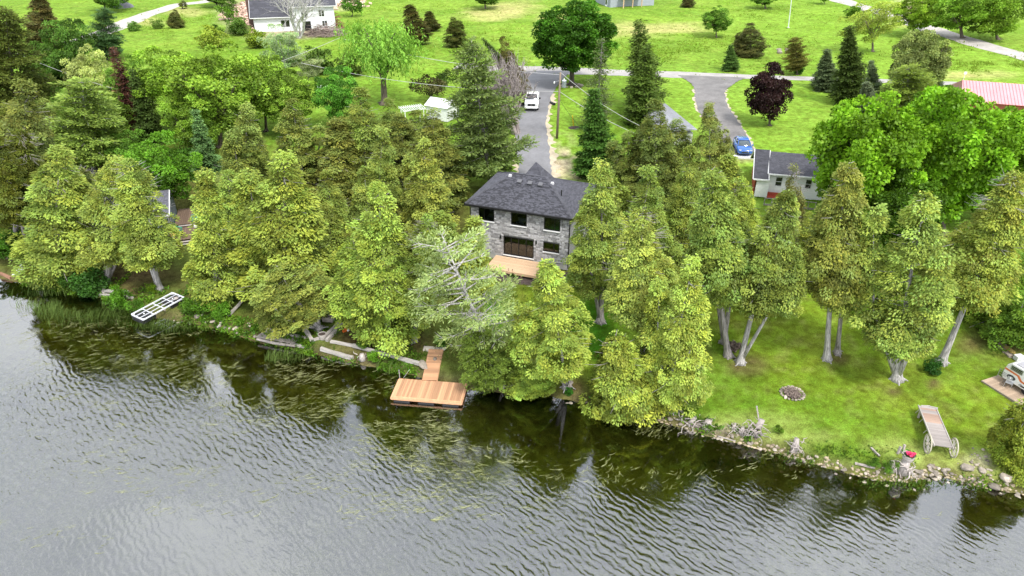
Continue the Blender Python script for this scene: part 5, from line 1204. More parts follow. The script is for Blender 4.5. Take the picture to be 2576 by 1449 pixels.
# blue hatchback: front towards +x
p = G(1866, 381); bc = empty('blue_car', p, R(-97), 'bright blue compact car parked at the end of the turnaround drive', 'car'); bc.location.z += .10
bp_ = paint('blue_car_paint', (.012, .10, .42))
MB().loft([sec(2.12, .62, .32, .62), sec(2.02, .80, .26, .74), sec(1.5, .89, .24, .84), sec(.85, .90, .24, .93), sec(0, .90, .24, .95), sec(-1.2, .90, .25, .97), sec(-1.9, .86, .30, .98), sec(-2.1, .74, .38, .90)]).build('body', bp_, bc, True)
MB().loft([sec(1.0, .80, .90, .95, .02, .78), sec(.25, .80, .92, 1.36, .06, .60), sec(-1.1, .80, .94, 1.40, .06, .60), sec(-1.95, .76, .95, 1.0, .02, .70)]).build('cabin_glass', mat('car_glass', (.035, .055, .065), .05, .3, 1, bump=0, spec=1.0), bc, True)
MB().loft([sec(.22, .60, 1.36, 1.43, .04), sec(-.4, .63, 1.38, 1.47, .05), sec(-1.25, .60, 1.34, 1.42, .04)]).build('roof', bp_, bc, True)
for sy in (-1, 1):
    MB().tube([(.98, sy * .79, .94), (.25, sy * .62, 1.38)], .04, 5).build('pillar', bp_, bc); MB().tube([(-.45, sy * .82, .95), (-.42, sy * .62, 1.42)], .05, 5).build('pillar', bp_, bc); MB().tube([(-1.85, sy * .76, .98), (-1.2, sy * .61, 1.38)], .06, 5).build('pillar', bp_, bc)
    MB().box((.70, sy * 1.0, .98), (.12, .20, .13)).build('mirror', bp_, bc, bevel=.03); MB().box((1.98, sy * .62, .70), (.22, .26, .10), rz=-sy * .35).build('headlight', lens_m, bc)
    wheel(bc, 1.32, sy * .80, .32, .2); wheel(bc, -1.30, sy * .80, .32, .2)
gr_ = MB().box((2.11, 0, .46), (.06, .86, .12)).build('grille', blackm, bc, bevel=.02); MB().box((2.13, 0, .56), (.05, 1.0, .03)).build('chrome_strip', rim_m, bc); MB().box((2.12, 0, .64), (.04, .16, .05)).build('badge', rim_m, bc)
p = G(1852, 396); cpad = empty('concrete_pad', p, R(-7), 'white concrete slab edge in front of the blue car', 'slab')
for i in range(3): MB().box((-1.5 + i * 1.5, 0, .08), (1.48, .95, .22)).build('slab', mat('pale_concrete', (.68, .67, .66), .85, .08, 1), cpad)

# ================================================================== POLE AND WIRES
p = G(1401, 348); pt = aty(1410, 182, p.y); up_ = empty('utility_pole', p, 0, 'brown wooden utility pole with a grey transformer beside the driveway', 'utility pole')
tv = Vector((pt[0], pt[1], pt[2])) - p; pm = mat('pole_wood', (.20, .155, .115), .9, .3, 1.5, stretch=(6, 6, .6), bump=.4)
MB().tube([(0, 0, -.2), tv * .5, tv], [.17, .15, .11], 10).build('pole', pm, up_, True)
q = tv * .80; tr_ = MB().lathe([(.22, 0), (.27, .04), (.27, .78), (.30, .80), (.26, .9), (.08, .94)], 16, (q.x + .52, q.y - .1, q.z - .15)).build('transformer', mat('transformer_grey', (.45, .50, .55), .5, .08, 3), up_, True)
MB().tube([(q.x + .52, q.y - .1, q.z + .75), (q.x + .50, q.y - .1, q.z + 1.0)], [.07, .04], 8).build('bushing', whitep, tr_); MB().box((q.x + .2, q.y - .05, q.z + .3), (.3, .12, .12)).build('bracket', blackm, up_)
q = tv * .88; MB().tube([(q.x, q.y, q.z), (q.x - .7, q.y - .1, q.z - .15)], .03, 5).build('arm', rim_m, up_); MB().lathe([(.04, 0), (.09, .05), (.09, .2), (.03, .28)], 10, (q.x - .72, q.y - .1, q.z - .35)).build('cutout_fuse', whitep, up_)
wirem = mat('wire', (.42, .42, .42), .6, .1, 2, bump=0)
def wire(a, b, sag, lb, rad=.028, c=None):
    a, b = Vector(a), Vector(b); pts = [a.lerp(b, i / 14) - Vector((0, 0, sag * 4 * (i / 14) * (1 - i / 14))) for i in range(15)]
    tag(MB().tube(pts, rad, 5).build('power_wire', c or wirem), lb, 'wire', 'wires from the utility pole')
P0 = p + tv; P1 = p + tv * .72
wire(P0, aty(1640, 330, 82), .6, 'upper wire running from the pole down to the right')
wire(P1, aty(1660, 360, 76), .5, 'lower wire running from the pole down to the right')
wire(P0 + Vector((0, 0, -.3)), (-26, 108, 13.2), .8, 'upper wire running from the pole to the left over the driveway')
wire(P1, (-30, 100, 11.2), 1.0, 'lower wire running from the pole to the left over the driveway')
wire(P1 + Vector((0, 0, -.9)), aty(1470, 330, 86), .3, 'thin dark drop wire below the transformer', .02, blackm)
lp = G(395, 322); lt_ = aty(372, 245, lp.y); t = empty('old_pole', lp, 0, 'grey wooden pole top beside the dead red spruce', 'utility pole')
tv2 = Vector(lt_[:]) - lp; MB().tube([(0, 0, -.2), tv2], [.15, .11], 8).build('pole', mat('old_pole_wood', (.33, .31, .30), .9, .2, 2), t); MB().box(tv2 * .9, (.5, .1, .1)).build('crossarm', mat('old_pole_wood', (.33, .31, .30)), t)
wire(Vector(lt_[:]), (-72, 102, 12.5), .6, 'wire running left from the old grey pole'); wire(Vector(lt_[:]), (-26, 108, 13.2), .8, 'wire crossing the light green trees from the old grey pole')
fp = G(1983, 70); t = empty('flagpole', fp, 0, 'thin white flagpole in the upper right field', 'flagpole'); ft = aty(1998, -60, fp.y); MB().tube([(0, 0, 0), Vector(ft[:]) - fp], [.11, .06], 8).build('pole', mat('flagpole_paint', (.6, .62, .65), .5, .08, 2), t); MB().lathe([(.35, 0), (.3, .15), (.1, .2)], 10).build('base', concrete, t)
m_ = G(1443, 318); t = empty('marker_post', m_, R(10), 'yellow marker post leaning on a patch of soil', 'marker'); MB().tube([(0, 0, 0), (-.25, 0, 1.5)], .06, 6).build('post', mat('yellow_paint', (.75, .50, .02), .5, .1, 3), t)
mound('soil_patch', 1446, 321, 18, .18, soil, 'dark soil patch at the foot of the yellow marker', 'soil patch', .3)
tag(MB().tube([G(1385, 260) + Vector((0, 0, .1)), G(1395, 265) + Vector((0, 0, .16))], [.22, .2], 8).build('drain_pipe', blackm), 'short black drain pipe beside the driveway', 'pipe')

# ================================================================== ROCKS
rockm = mat('rock', (.27, .235, .195), .9, .4, 2.6, bump=.6, objrand=.5)
def rock_mesh(seed, flat=.7):
    import bmesh
    g = random.Random(seed); bm = bmesh.new(); bmesh.ops.create_icosphere(bm, subdivisions=2, radius=.5)
    dirs = [Vector((g.gauss(0, 1), g.gauss(0, 1), g.gauss(0, 1))).normalized() for _ in range(9)]; cut = [g.uniform(.30, .44) for _ in dirs]
    for v in bm.verts:
        for d, c in zip(dirs, cut):
            k = v.co.dot(d)
            if k > c: v.co -= d * (k - c) * .9
        v.co.z *= flat
    me = bpy.data.meshes.new('rock'); bm.to_mesh(me); bm.free(); me.materials.append(rockm); me.polygons.foreach_set('use_smooth', [False] * len(me.polygons)); return me
RK = [rock_mesh(i, random.uniform(.55, .8)) for i in range(7)]
def rock(p, s, lb, grp=None, name='rock', dz=.15, parent=None):
    o = place(name, random.choice(RK), parent, (p[0], p[1], p[2] + s * dz), (random.gauss(0, .2), random.gauss(0, .2), random.uniform(0, 6.28)), (s * random.uniform(.85, 1.35), s * random.uniform(.8, 1.1), s * random.uniform(.7, 1.05)))
    if lb: tag(o, lb, 'rock', grp)
    return o
def shore_rocks(u0, u1, n, smin, smax, lb, grp, dlo=-.7, dhi=.55):
    a, b = atz(u0, np.interp(u0, [s[0] for s in SHORE], [s[1] for s in SHORE]), 0)[0], atz(u1, np.interp(u1, [s[0] for s in SHORE], [s[1] for s in SHORE]), 0)[0]
    for i in range(n):
        x = a + (b - a) * (i + random.random()) / n; y = np.interp(x, SH[:, 0], SH[:, 1]) + random.uniform(dlo, dhi)
        rock((x, y, float(hgt(x, y))), smin + (smax - smin) * random.random() ** 2.2, lb, grp)
shore_rocks(1690, 2110, 92, .13, .36, 'grey or tan stone of the bank between the white roots and the flower barrel', 'stones of the middle bank')
shore_rocks(2110, 2576, 100, .13, .38, 'grey or tan stone of the bank from the flower barrel to the right edge', 'stones of the right bank')
shore_rocks(1370, 1690, 26, .18, .45, 'stone under the overhanging cedars right of the dock', 'stones under the bright cedar', -.4, .5)
shore_rocks(380, 640, 22, .25, .6, 'boulder among the plants around the metal raft', 'boulders by the raft', -.3, 1.4)
for i in range(40):
    u, v = random.gauss(2350, 34), random.gauss(1195, 9); q = G(u, v)
    if q.z > -.1: rock(q, random.uniform(.14, .36), 'pale stone of the spilled heap below the wagon', 'stones of the spilled heap')
for i in range(32):
    u, v = random.gauss(2468, 22), random.gauss(1165, 22); q = G(u, v); rock(q, random.uniform(.10, .28), 'pale stone scattered in the grass right of the wagon', 'stones scattered in the grass', dz=.05)
for u, v, s, lb in ((2432,1180,.72,'round blue-grey boulder at the right waterline'),(2500,1228,.85,'largest pale pink boulder at the right waterline'),(2530,1205,.8,'round pink boulder near the right edge'),(2470,1185,.5,'grey boulder half buried in the grass'),(1418,955,.55,'round pale boulder on top of the pair beside the cedar trunk'),(1432,968,.75,'larger pale boulder of the pair beside the cedar trunk'),(1065,922,.95,'big pale boulder at the foot of the dock walkway'),(1095,905,.5,'flat pale stone behind the dock walkway'),(1752,1072,.7,'dark brown rock by the bleached stump'),(2510,825,.5,'yellowish stone under the right cedar skirt')):
    rock(G(u, v), s, lb)
flat = mat('flagstone', (.55, .50, .44), .9, .15, 3, bump=.3)
for k, (u, v, lb) in enumerate(((1078,878,'left pale flagstone at the head of the dock'),(1094,880,'middle pale flagstone at the head of the dock'),(1110,878,'right pale flagstone at the head of the dock'))):
    q = G(u, v); tag(MB().poly([(-.42, -.25), (.1, -.33), (.4, -.2), (.38, .25), (-.38, .3)], -.05, .08).build('flagstone', flat, loc=q, rot=(0, 0, .3 * k)), lb, 'flagstone')
for i in range(12):
    a = 6.28 * i / 12; c = G(1436, 216); rock((c.x + 1.5 * math.cos(a), c.y - .2 + 1.2 * math.sin(a), c.z), random.uniform(.6, 1.0), 'stone of the ring around the round maple', 'stones around the maple')
for i in range(7): rock(G(1970 + random.uniform(-14, 20), 130 + random.uniform(-5, 6)), random.uniform(.5, 1.1), 'white stone of the little group left of the brownish pine', 'white stones in the field')

# ================================================================== DOCKS AND SHORE WORKS
dockm = mat('dock_cedar', (.47, .265, .150), .75, .20, 1.0, bump=.2, stretch=(6, .4, 6), objrand=.24); DB = unit_block('board', dockm)
dk = empty('new_dock', (-8.80, 38.95, -.20), R(-7), 'new reddish wooden dock platform floating by the shore', 'dock')
LN, WD = 5.2, 2.25
for i in range(34): place('board', DB, dk, ((i + .5) * LN / 34, WD / 2 + .06, .50), scale=(LN / 34 - .012, WD - .02, .04))
mb = MB(); mb.box((LN / 2, 0, .44), (LN, .06, .17)); mb.box((LN / 2, WD + .08, .42), (LN, .05, .12)); mb.box((-.03, WD / 2, .42), (.05, WD, .12)); mb.box((LN + .03, WD / 2, .42), (.05, WD, .12)); mb.build('rim_board', dockm, dk)
MB().box((LN / 2, .12, .515), (LN, .14, .05)).build('edge_board', dockm, dk)
blackp = mat('black_plastic', (.016, .016, .018), .5, .2, 3)
for x in (.8, 2.6, 4.4):
    for y in (.25, 1.7): f = MB().box((x, y, .10), (1.2, .75, .46)).build('float', blackp, dk, bevel=.06); MB().tube([(x - .5, y - .40, .14), (x - .2, y - .43, .08), (x, y - .40, .14), (x + .2, y - .43, .08), (x + .5, y - .40, .14)], .03, 5).build('strap', rim_m, f)
for x, y in ((.02, WD + .14),): MB().tube([(x, y, -.4), (x, y, 1.25)], .04, 8).build('post', rim_m, dk)
MB().tube([(.3, WD + .16, .5), (.75, WD + .5, 1.1)], .012, 4).build('tie_line', wirem, dk)
wk = empty('dock_walkway', (-6.75, 40.95, -.10), R(-3), 'reddish wooden walkway joining the new dock to the bank', 'walkway')
for i in range(22): place('board', DB, wk, (.56, .08 + i * .155, .49 + i * .020), (0, 0, R(90)), (.145, 1.12, .04))
mb = MB()
for x in (.02, 1.1): mb.tube([(x, 0, .40), (x, 3.45, .84)], .06, 4)
mb.build('stringer', dockm, wk)
# old grey dock
oldm = mat('old_grey_wood', (.31, .275, .25), .9, .3, 1.5, bump=.4, stretch=(6, .5, 6), objrand=.2); OB = unit_block('board', oldm)
a, b = Vector((-20.95, 46.55, .42)), Vector((-17.55, 45.55, .42)); an = math.atan2(b.y - a.y, b.x - a.x)
od = empty('old_dock', a, an, 'weathered grey plank dock on the left bank', 'dock'); ln = (b - a).length
for i in range(24): place('board', OB, od, ((i + .5) * ln / 24, .62 + random.gauss(0, .03), .06 + random.gauss(0, .008)), (random.gauss(0, .01), 0, random.gauss(-.22, .015)), (ln / 24 - .012, 1.35, .045))
MB().tube([(0, -.05, -.12), (ln * .5, -.1, -.16), (ln, -.05, -.1)], [.10, .13, .11], 7).build('log_beam', oldm, od); MB().tube([(.3, 1.3, -.05), (ln, 1.25, -.05)], .09, 6).build('log_beam', oldm, od)
palew = mat('bleached_wood', (.37, .345, .32), .9, .25, 1.4, bump=.4, stretch=(.5, 5, 5), objrand=.12)
def timber(name, uv0, uv1, w, lb, cat_='timber', z0=.12, z1=.12, m=palew, h=None):
    a, b = G(*uv0), G(*uv1); a.z += z0; b.z += z1; d = b - a; n = 5; mb = MB(); h = h or w
    rot = Vector((1, 0, 0)).rotation_difference(d.normalized())
    secs = []
    for i in range(n + 1):
        x = d.length * i / n; j = [random.uniform(-.12, .12) * w for _ in range(8)]
        secs.append([(x, -w / 2 + j[0], -h / 2 + j[1]), (x, w / 2 + j[2], -h / 2 + j[3]), (x, w / 2 + j[4], h / 2 + j[5]), (x, -w / 2 + j[6], h / 2 + j[7])])
    mb.loft(secs); o = mb.build(name, m, None, False, a, color=None); o.rotation_mode = 'QUATERNION'; o.rotation_quaternion = rot; return tag(o, lb, cat_)
timber('timber_beam', (735,868), (765,876), .20, 'short pale beam behind the old dock planks')
timber('timber_beam', (672,832), (770,853), .20, 'long white beam along the back of the old dock')
timber('timber_beam', (808,882), (888,905), .26, 'pale squared timber lying along the waterline', z0=.2, z1=.15)
timber('timber_beam', (832,862), (900,874), .20, 'white timber edging on the low bank')
timber('timber_beam', (888,875), (1062,922), .24, 'long pale timber edging ending near the dock', z0=.25, z1=.2)
timber('timber_beam', (762,828), (785,862), .30, 'thick grey post lying aslant beside the old dock', z0=.45, z1=.2)
timber('timber_beam', (812,856), (858,812), .26, 'long grey beam of the pair running up the bank, left one')
timber('timber_beam', (822,860), (862,818), .26, 'long grey beam of the pair running up the bank, right one')
timber('timber_beam', (790,858), (816,850), .18, 'short white beam end beside the barrel tub')
timber('timber_beam', (262,738), (325,742), .22, 'upper long white timber of the left edging', z0=.3, z1=.3)
timber('timber_beam', (250,744), (335,752), .22, 'lower long white timber of the left edging', z0=.15, z1=.15)
timber('timber_beam', (248,718), (268,736), .26, 'grey log end of the stack left of the edging, upper')
timber('timber_beam', (246,728), (264,742), .26, 'grey log end of the stack left of the edging, lower')
timber('fallen_log', (548,828), (612,768), .18, 'grey fallen log leaning from the bank into the plants', 'log', .1, .5)
timber('fallen_log', (820,752), (846,762), .14, 'thin pale pole across the plank stack', 'log', .55, .55)
timber('driftwood_log', (0, 690), (28, 700), .22, 'reddish log at the left edge of the water', 'log', .1, .05, mat('red_log', (.26, .14, .09), .9, .25, 2))
t = empty('plank_stack', G(838, 752), R(35), 'dark stack of weathered planks behind the old dock', 'lumber')
for i in range(9): place('plank', OB, t, (-.55 + i * .14, 0, .35 + .06 * (i % 3)), (R(12), 0, random.gauss(0, .03)), (.12, 1.9, .04))
for y in (-.7, .7): MB().box((0, y, .14), (1.4, .12, .28)).build('bearer', oldm, t)
def tub(u, v, r, h, m, lb, name='barrel_tub', cat_='tub', soilc=True):
    t = empty(name, G(u, v), 0, lb, cat_)
    MB().lathe([(r * .75, 0), (r * .95, h * .5), (r, h), (r * .88, h), (r * .86, h * .82), (.02, h * .8)], 14).build('barrel', m, t)
    for z in (.25, .75): MB().lathe([(r * (.80 + .2 * z), h * z - .03), (r * (.85 + .19 * z), h * z - .03), (r * (.85 + .19 * z), h * z + .03), (r * (.80 + .2 * z), h * z + .03)], 14).build('hoop', oldm, t)
    MB().lathe([(.02, h * .83), (r * .84, h * .84), (r * .84, h * .86), (.02, h * .88)], 12).build('soil', soil, t); return t
tub(812, 852, .34, .5, palew, 'whitewashed half-barrel tub near the old dock')
t = empty('concrete_trough', G(827, 806), R(-8), 'pale concrete trough with a dark opening behind the old dock', 'trough')
mb = MB(); wall_open(mb, -.45, .45, -.3, .3, 0, .4, [(-.28, .28, -.12, .12)]); mb.v = [(v[0], v[2], v[1]) for v in mb.v]; mb.f = [f[::-1] for f in mb.f]; mb.build('trough', mat('trough_stone', (.36, .32, .28), .9, .2, 3), t); MB().box((0, 0, .1), (.5, .2, .05)).build('bottom', soil, t)
t = empty('chainsaw', G(868, 834), R(40), 'orange garden tool lying on the bank', 'tool'); om = mat('orange_plastic', (.62, .13, .02), .5, .1, 4)
MB().box((0, 0, .09), (.42, .2, .18)).build('housing', om, t, bevel=.03); MB().box((.45, 0, .08), (.6, .06, .02)).build('bar', rim_m, t); MB().tube([(-.15, 0, .18), (-.1, 0, .3), (.12, 0, .28), (.15, 0, .18)], .025, 5).build('handle', om, t)
tag(MB().lathe([(.02, 0), (.12, .02), (.13, .12), (.05, .16), (.05, .2), (.01, .21)], 12).build('white_jug', whitep, loc=G(876, 832)), 'small white jug beside the orange tool', 'jug')
# metal raft frame
A = Vector((-32.5, 49.37, .55)); Bv = Vector((-31.05, 48.56, .55)); an = math.atan2(Bv.y - A.y, Bv.x - A.x); rw = (Bv - A).length; rl = 4.0
rf = empty('metal_raft', A, an, 'white aluminium raft frame on black floats pulled onto the left bank', 'raft'); alum = mat('aluminium', (.72, .74, .80), .4, .06, 3, metal=.15)
rf.rotation_euler = (R(2.2), 0, an - R(2))
mb = MB()
for x in (0, rw): mb.box((x, rl / 2, .34), (.09, rl, .10))
for y in (0, rl): mb.box((rw / 2, y, .34), (rw - .09, .09, .10))
mb.build('outer_frame', alum, rf)
for i in (1, 2, 3): MB().box((rw / 2, i * rl / 4, .34), (rw - .09, .06, .07)).build('crossbar', alum, rf)
for i in (1, 2): MB().box((i * rw / 3, rl / 2, .335), (.045, rl - .09, .06)).build('lengthwise_bar', alum, rf)
for cx, cy, a in ((.15, .15, 45), (rw - .15, .15, -45), (.15, rl - .15, -45), (rw - .15, rl - .15, 45)): MB().box((cx + .05, cy, .34), (.4, .05, .06), rz=R(-a)).build('corner_brace', alum, rf)
for y in (.55, 3.35): f = MB().box((rw / 2, y, .06), (rw - .14, 1.3, .42)).build('float', blackp, rf, bevel=.08); MB().lathe([(.07, 0), (.07, .03), (.02, .04)], 10, (rw / 2 - .05, y + .1, .29)).build('cap', whitep, f)
t = empty('aluminium_ramp', G(40, 695), R(-18), 'white slatted aluminium ramp on the left bank', 'ramp')
for i in range(13): MB().box((0, i * .2, .15 + i * .09), (.62, .11, .03)).build('slat', alum, t)
for x in (-.33, .33): MB().tube([(x, -.1, .1), (x, 2.5, 1.25)], .04, 4).build('rail', alum, t)
# ---- bleached stumps and roots
driftm = mat('driftwood', (.33, .295, .275), .9, .45, 3.0, bump=.7, stretch=(4, 4, 1), objrand=.12)
def roots(name, u, v, n, l, h, lb, core=.25, tilt=(0, 0), seed=0, up=.3, cat_='driftwood'):
    g = random.Random(seed); q = G(u, v); mb = MB(); 
    if core: mb.tube([(0, 0, -.1), (tilt[0] * .4, tilt[1] * .4, h * .5), (tilt[0], tilt[1], h)], [core * 1.5, core, core * .8], 9)
    for i in range(n):
        a = g.uniform(0, 6.28); L_ = l * g.uniform(.5, 1.1); z0 = h * g.uniform(.1, .7); p0 = Vector((math.cos(a) * core * .8 + g.gauss(0, l * .22), math.sin(a) * core * .8 + g.gauss(0, l * .16), z0)); pts = [p0]; a += g.gauss(0, .7)
        for k in range(4): a += g.gauss(0, .8); pts.append(pts[-1] + Vector((math.cos(a), math.sin(a), g.gauss(up if k < 2 else -.3, .45))) * L_ / 4)
        for p_ in pts: p_.z = max(p_.z, -.15)
        r0 = g.uniform(.025, .06); mb.tube(pts, [r0, r0 * .8, r0 * .6, r0 * .42, r0 * .2], 5, cap=False)
    return tag(mb.build(name, driftm, None, True, q), lb, cat_)
roots('driftwood_stump', 1900, 1092, 26, 1.1, 1.1, 'tall tangle of bleached white roots on the middle bank', .22, (.35, .2), 3, .5)
roots('driftwood_stump', 1866, 1090, 16, .8, .5, 'low spray of bleached roots left of the tall tangle', .14, (0, 0), 4, .2)
roots('driftwood_stump', 1735, 1066, 18, 1.2, .5, 'long twisted bleached root lying at the water edge', .16, (.3, 0), 5, .0)
roots('driftwood_stump', 2000, 1128, 18, .75, .75, 'small bleached root fan on the bank right of the tall tangle', .2, (0, .1), 6, .1)
roots('driftwood_stump', 2270, 1185, 26, .9, 1.0, 'weathered grey stump holding the flower barrel', .27, (.05, .05), 7, .0)
roots('driftwood_stump', 2242, 1180, 14, .6, .6, 'smaller hollow grey stump left of the flower stump', .2, (-.1, 0), 8, -.1)
roots('driftwood_stump', 2572, 1178, 12, .7, .6, 'bleached roots at the right edge below the young cedar', .15, (0, 0), 9, .2)
roots('driftwood_stump', 1690, 1030, 16, 1.0, .5, 'bleached root flare under the cedar on the water edge', .3, (.1, .1), 10, -.1)
roots('driftwood_stump', 1845, 1078, 10, .6, .3, 'scatter of pale root pieces on the rocky bank', .1, (0, 0), 11, .1)
roots('driftwood_stump', 446, 760, 12, .7, .5, 'grey split root stump right of the metal raft', .2, (0, 0), 12, 0)
roots('tree_stump', 1778, 1072, 14, .7, .5, 'broad pinkish stump on the middle bank', .26, (.05, 0), 13, -.1, 'stump')
roots('driftwood_stump', 912, 902, 10, .6, .45, 'pale split root mass at the timber edging', .22, (0, 0), 14, 0)
timber('driftwood_log', (1915,1100), (1895,1058), .08, 'straight bleached pole standing in the white root tangle', 'driftwood', .1, 1.3, driftm)
timber('driftwood_log', (1430,985), (1437,965), .16, 'upright pale driftwood beside the cedar trunk', 'driftwood', .2, .6, driftm)
timber('driftwood_log', (2212,1150), (2190,1128), .10, 'pale stick lying in the grass above the bank', 'driftwood', .08, .08, driftm)
timber('driftwood_log', (2150,1168), (2200,1180), .11, 'pale curved stick along the bank left of the flower stump', 'driftwood', .1, .1, driftm)
timber('driftwood_log', (1805,1100), (1850,1112), .06, 'thin pale root trailing into the water', 'driftwood', .1, .08, driftm)
for u, v, a, lb in ((2268,1140,.4,'short white post right of the grass stick'),(2258,1142,.3,'shorter white post left of the flower barrel')):
    timber('white_post', (u, v), (u + 2, v - 4), .12, lb, 'post', .0, a + .2, driftm)
ft_ = tub(2272, 1183, .36, .42, palew, 'whitewashed barrel of pink flowers on the grey stump', 'flower_barrel', 'planter'); ft_.location.z += .92
gp = random.Random(2); pinkf = mat('pink_petals', (.62, .03, .12), .7, .25, 6)
for k in range(9):
    a = gp.uniform(0, 6.28); r_ = gp.uniform(0, .3); fl = MB()
    for j in range(10):
        b = j * .63; fl.add([(r_ * math.cos(a), r_ * math.sin(a), .48), (r_ * math.cos(a) + .11 * math.cos(b), r_ * math.sin(a) + .11 * math.sin(b), .56 + .04 * (j % 2)), (r_ * math.cos(a) + .11 * math.cos(b + .6), r_ * math.sin(a) + .11 * math.sin(b + .6), .56)], [(0, 1, 2)])
    fl.build('flower', pinkf, ft_)
bush_leaf = MB()
for k in range(60):
    a = gp.uniform(0, 6.28); r_ = gp.uniform(.05, .4); bush_leaf.add([(r_ * math.cos(a), r_ * math.sin(a), .38), (r_ * math.cos(a + .25) * 1.2, r_ * math.sin(a + .25) * 1.2, .5), (r_ * math.cos(a - .25) * 1.2, r_ * math.sin(a - .25) * 1.2, .46)], [(0, 1, 2)], (.06, .16, .02))
bush_leaf.build('leaves', FOL, ft_, color=(1, 1, 1))
# ---- fire ring
c = G(1993, 991); fr = empty('fire_ring', c, 0, 'round fire pit of pale stones filled with sticks on the lawn', 'fire pit')
for i in range(20):
    a = 6.28 * i / 20; rock((.80 * math.cos(a), .74 * math.sin(a), .0), random.uniform(.20, .32), None, None, 'stone', .2, fr)
mb = MB()
for i in range(150):
    a = random.uniform(0, 6.28); r_ = .6 * random.random() ** .5; b = random.uniform(0, 6.28); l = random.uniform(.15, .5); x, y = r_ * math.cos(a), r_ * math.sin(a); z = .05 + .3 * (1 - r_) * random.random(); k = random.uniform(.5, 1.3)
    mb.tube([(x - l / 2 * math.cos(b), y - l / 2 * math.sin(b), z), (x + l / 2 * math.cos(b), y + l / 2 * math.sin(b), z + random.gauss(.05, .06))], .016, 4, (k, k, k))
o = mb.build('sticks', mat('stick', (.23, .18, .155), .9, .3, 5, attr=True), fr); o['kind'] = 'stuff'; MB().lathe([(.02, .03), (.6, .03), (.6, .01), (.02, .01)], 16).build('ash', soil, fr)
# ---- wagon
wl = (G(2338, 1133) + G(2392, 1146)) / 2; wa = R(75.6)
wg = empty('hay_wagon', (27.62, 33.0, .55), wa, 'old grey plank wagon with spoked wheels on the right lawn', 'wagon')
wgm = mat('wagon_wood', (.30, .268, .255), .85, .22, 1.2, bump=.3, stretch=(6, .5, 6), objrand=.16); WBm = unit_block('plank', wgm); wgm2 = mat('wagon_wood_warm', (.33, .23, .18), .85, .22, 1.2, bump=.3, stretch=(6, .5, 6), objrand=.12); WB2 = unit_block('plank', wgm2)
for i in range(21):
    w_ = 4.0 / 21; place('plank', WB2 if 11 < i < 17 or i == 19 else WBm, wg, (-.35 + (i + .5) * w_, random.gauss(0, .01), .92 + random.gauss(0, .004)), (0, 0, random.gauss(0, .006)), (w_ - .010, 1.04, .045))
for sy in (-.55, .55): MB().box((1.65, sy, .93), (4.05, .06, .09)).build('side_rail', palew, wg)
MB().box((3.68, .1, .95), (.09, .6, .08), rz=.2).build('end_rail', palew, wg); MB().box((3.66, -.4, .95), (.09, .5, .08), rz=-.15).build('end_rail', palew, wg)
for x in (.5, 1.5, 2.5, 3.4): MB().box((x, 0, .85), (.09, 1.1, .09)).build('crossbeam', oldm, wg)
for sy in (-.5, .5):
    MB().tube([(-.3, sy, .80), (3.6, sy, .80)], .045, 4).build('stringer', oldm, wg)
    for x in (1.2, 2.3, 3.3): MB().tube([(x, sy * 1.1, .88), (x + .25, sy * 1.2, .35)], .025, 5).build('brace', palew, wg)
for sy in (-.45, .45): MB().box((3.3, sy, .40), (.12, .12, .80)).build('leg', oldm, wg)
MB().tube([(0, -.78, .66), (0, .78, .66)], .045, 8).build('axle', oldm, wg)
whm = mat('wheel_wood', (.36, .335, .26), .85, .2, 3)
for sy in (-.76, .76):
    rim = MB(); n = 28; r1, r0, wd = .66, .58, .07
    V = []
    for i in range(n):
        a = 6.2832 * i / n
        for rr, yy in ((r1, -wd / 2), (r1, wd / 2), (r0, wd / 2), (r0, -wd / 2)): V.append((rr * math.cos(a), yy, rr * math.sin(a)))
    rim.add(V, [(i * 4 + k, ((i + 1) % n) * 4 + k, ((i + 1) % n) * 4 + (k + 1) % 4, i * 4 + (k + 1) % 4) for i in range(n) for k in range(4)])
    w_ = rim.build('wheel', whm, wg, False, (0, sy, .66))
    for i in range(12):
        a = 6.2832 * i / 12; MB().tube([(.06 * math.cos(a), 0, .06 * math.sin(a)), (.6 * math.cos(a), 0, .6 * math.sin(a))], .022, 5).build('spoke', palew, w_)
    h_ = MB().lathe([(.04, -.13), (.10, -.1), (.10, .1), (.04, .13)], 12); h_.v = [(v[0], v[2], v[1]) for v in h_.v]; h_.build('hub', whm, w_)
# ---- camper trailer on its platform
TA = math.atan2(38.36 - 39.96, 36.39 - 35.74)                       # along the visible side
tb = Vector((35.74, 39.96, 1.16)); cw = mat('camper_white', (.76, .76, .75), .45, .06, .8)
ct = empty('camper_trailer', tb, TA, 'white camper trailer with orange stripes at the right edge', 'trailer')
LNG, HT, WT = 4.4, 1.72, 1.85
side = [(0.0, .42), (.10, .28), (LNG - .3, .28), (LNG, .6), (LNG - .1, 1.6), (LNG - .5, HT), (.35, HT), (.05, 1.45), (-.03, .9)]
V = [(x, 0, z) for x, z in side] + [(x, WT, z) for x, z in side]; n = len(side)
MB().add(V, [tuple(range(n)), tuple(range(n, 2 * n))[::-1]] + [(i, n + i, n + (i + 1) % n, (i + 1) % n) for i in range(n)]).build('body', cw, ct, bevel=.05)
MB().box((LNG / 2, WT / 2, HT + .035), (LNG - 1.0, WT - .22, .05)).build('roof_panel', mat('roof_grey', (.30, .30, .32), .8, .15, 2), ct)
orange = mat('orange_stripe', (.62, .17, .06), .5, .1, 2)
MB().add([(.0, -.006, 1.03), (.95, -.006, .98), (1.25, -.006, .70), (2.4, -.006, .60), (2.4, -.006, .74), (1.35, -.006, .84), (1.05, -.006, 1.12), (.02, -.006, 1.17)], [(0, 1, 2, 5, 6, 7), (2, 3, 4, 5)]).build('stripe', orange, ct); MB().box((3.3, -.006, .67), (1.7, .006, .13)).build('stripe', orange, ct)
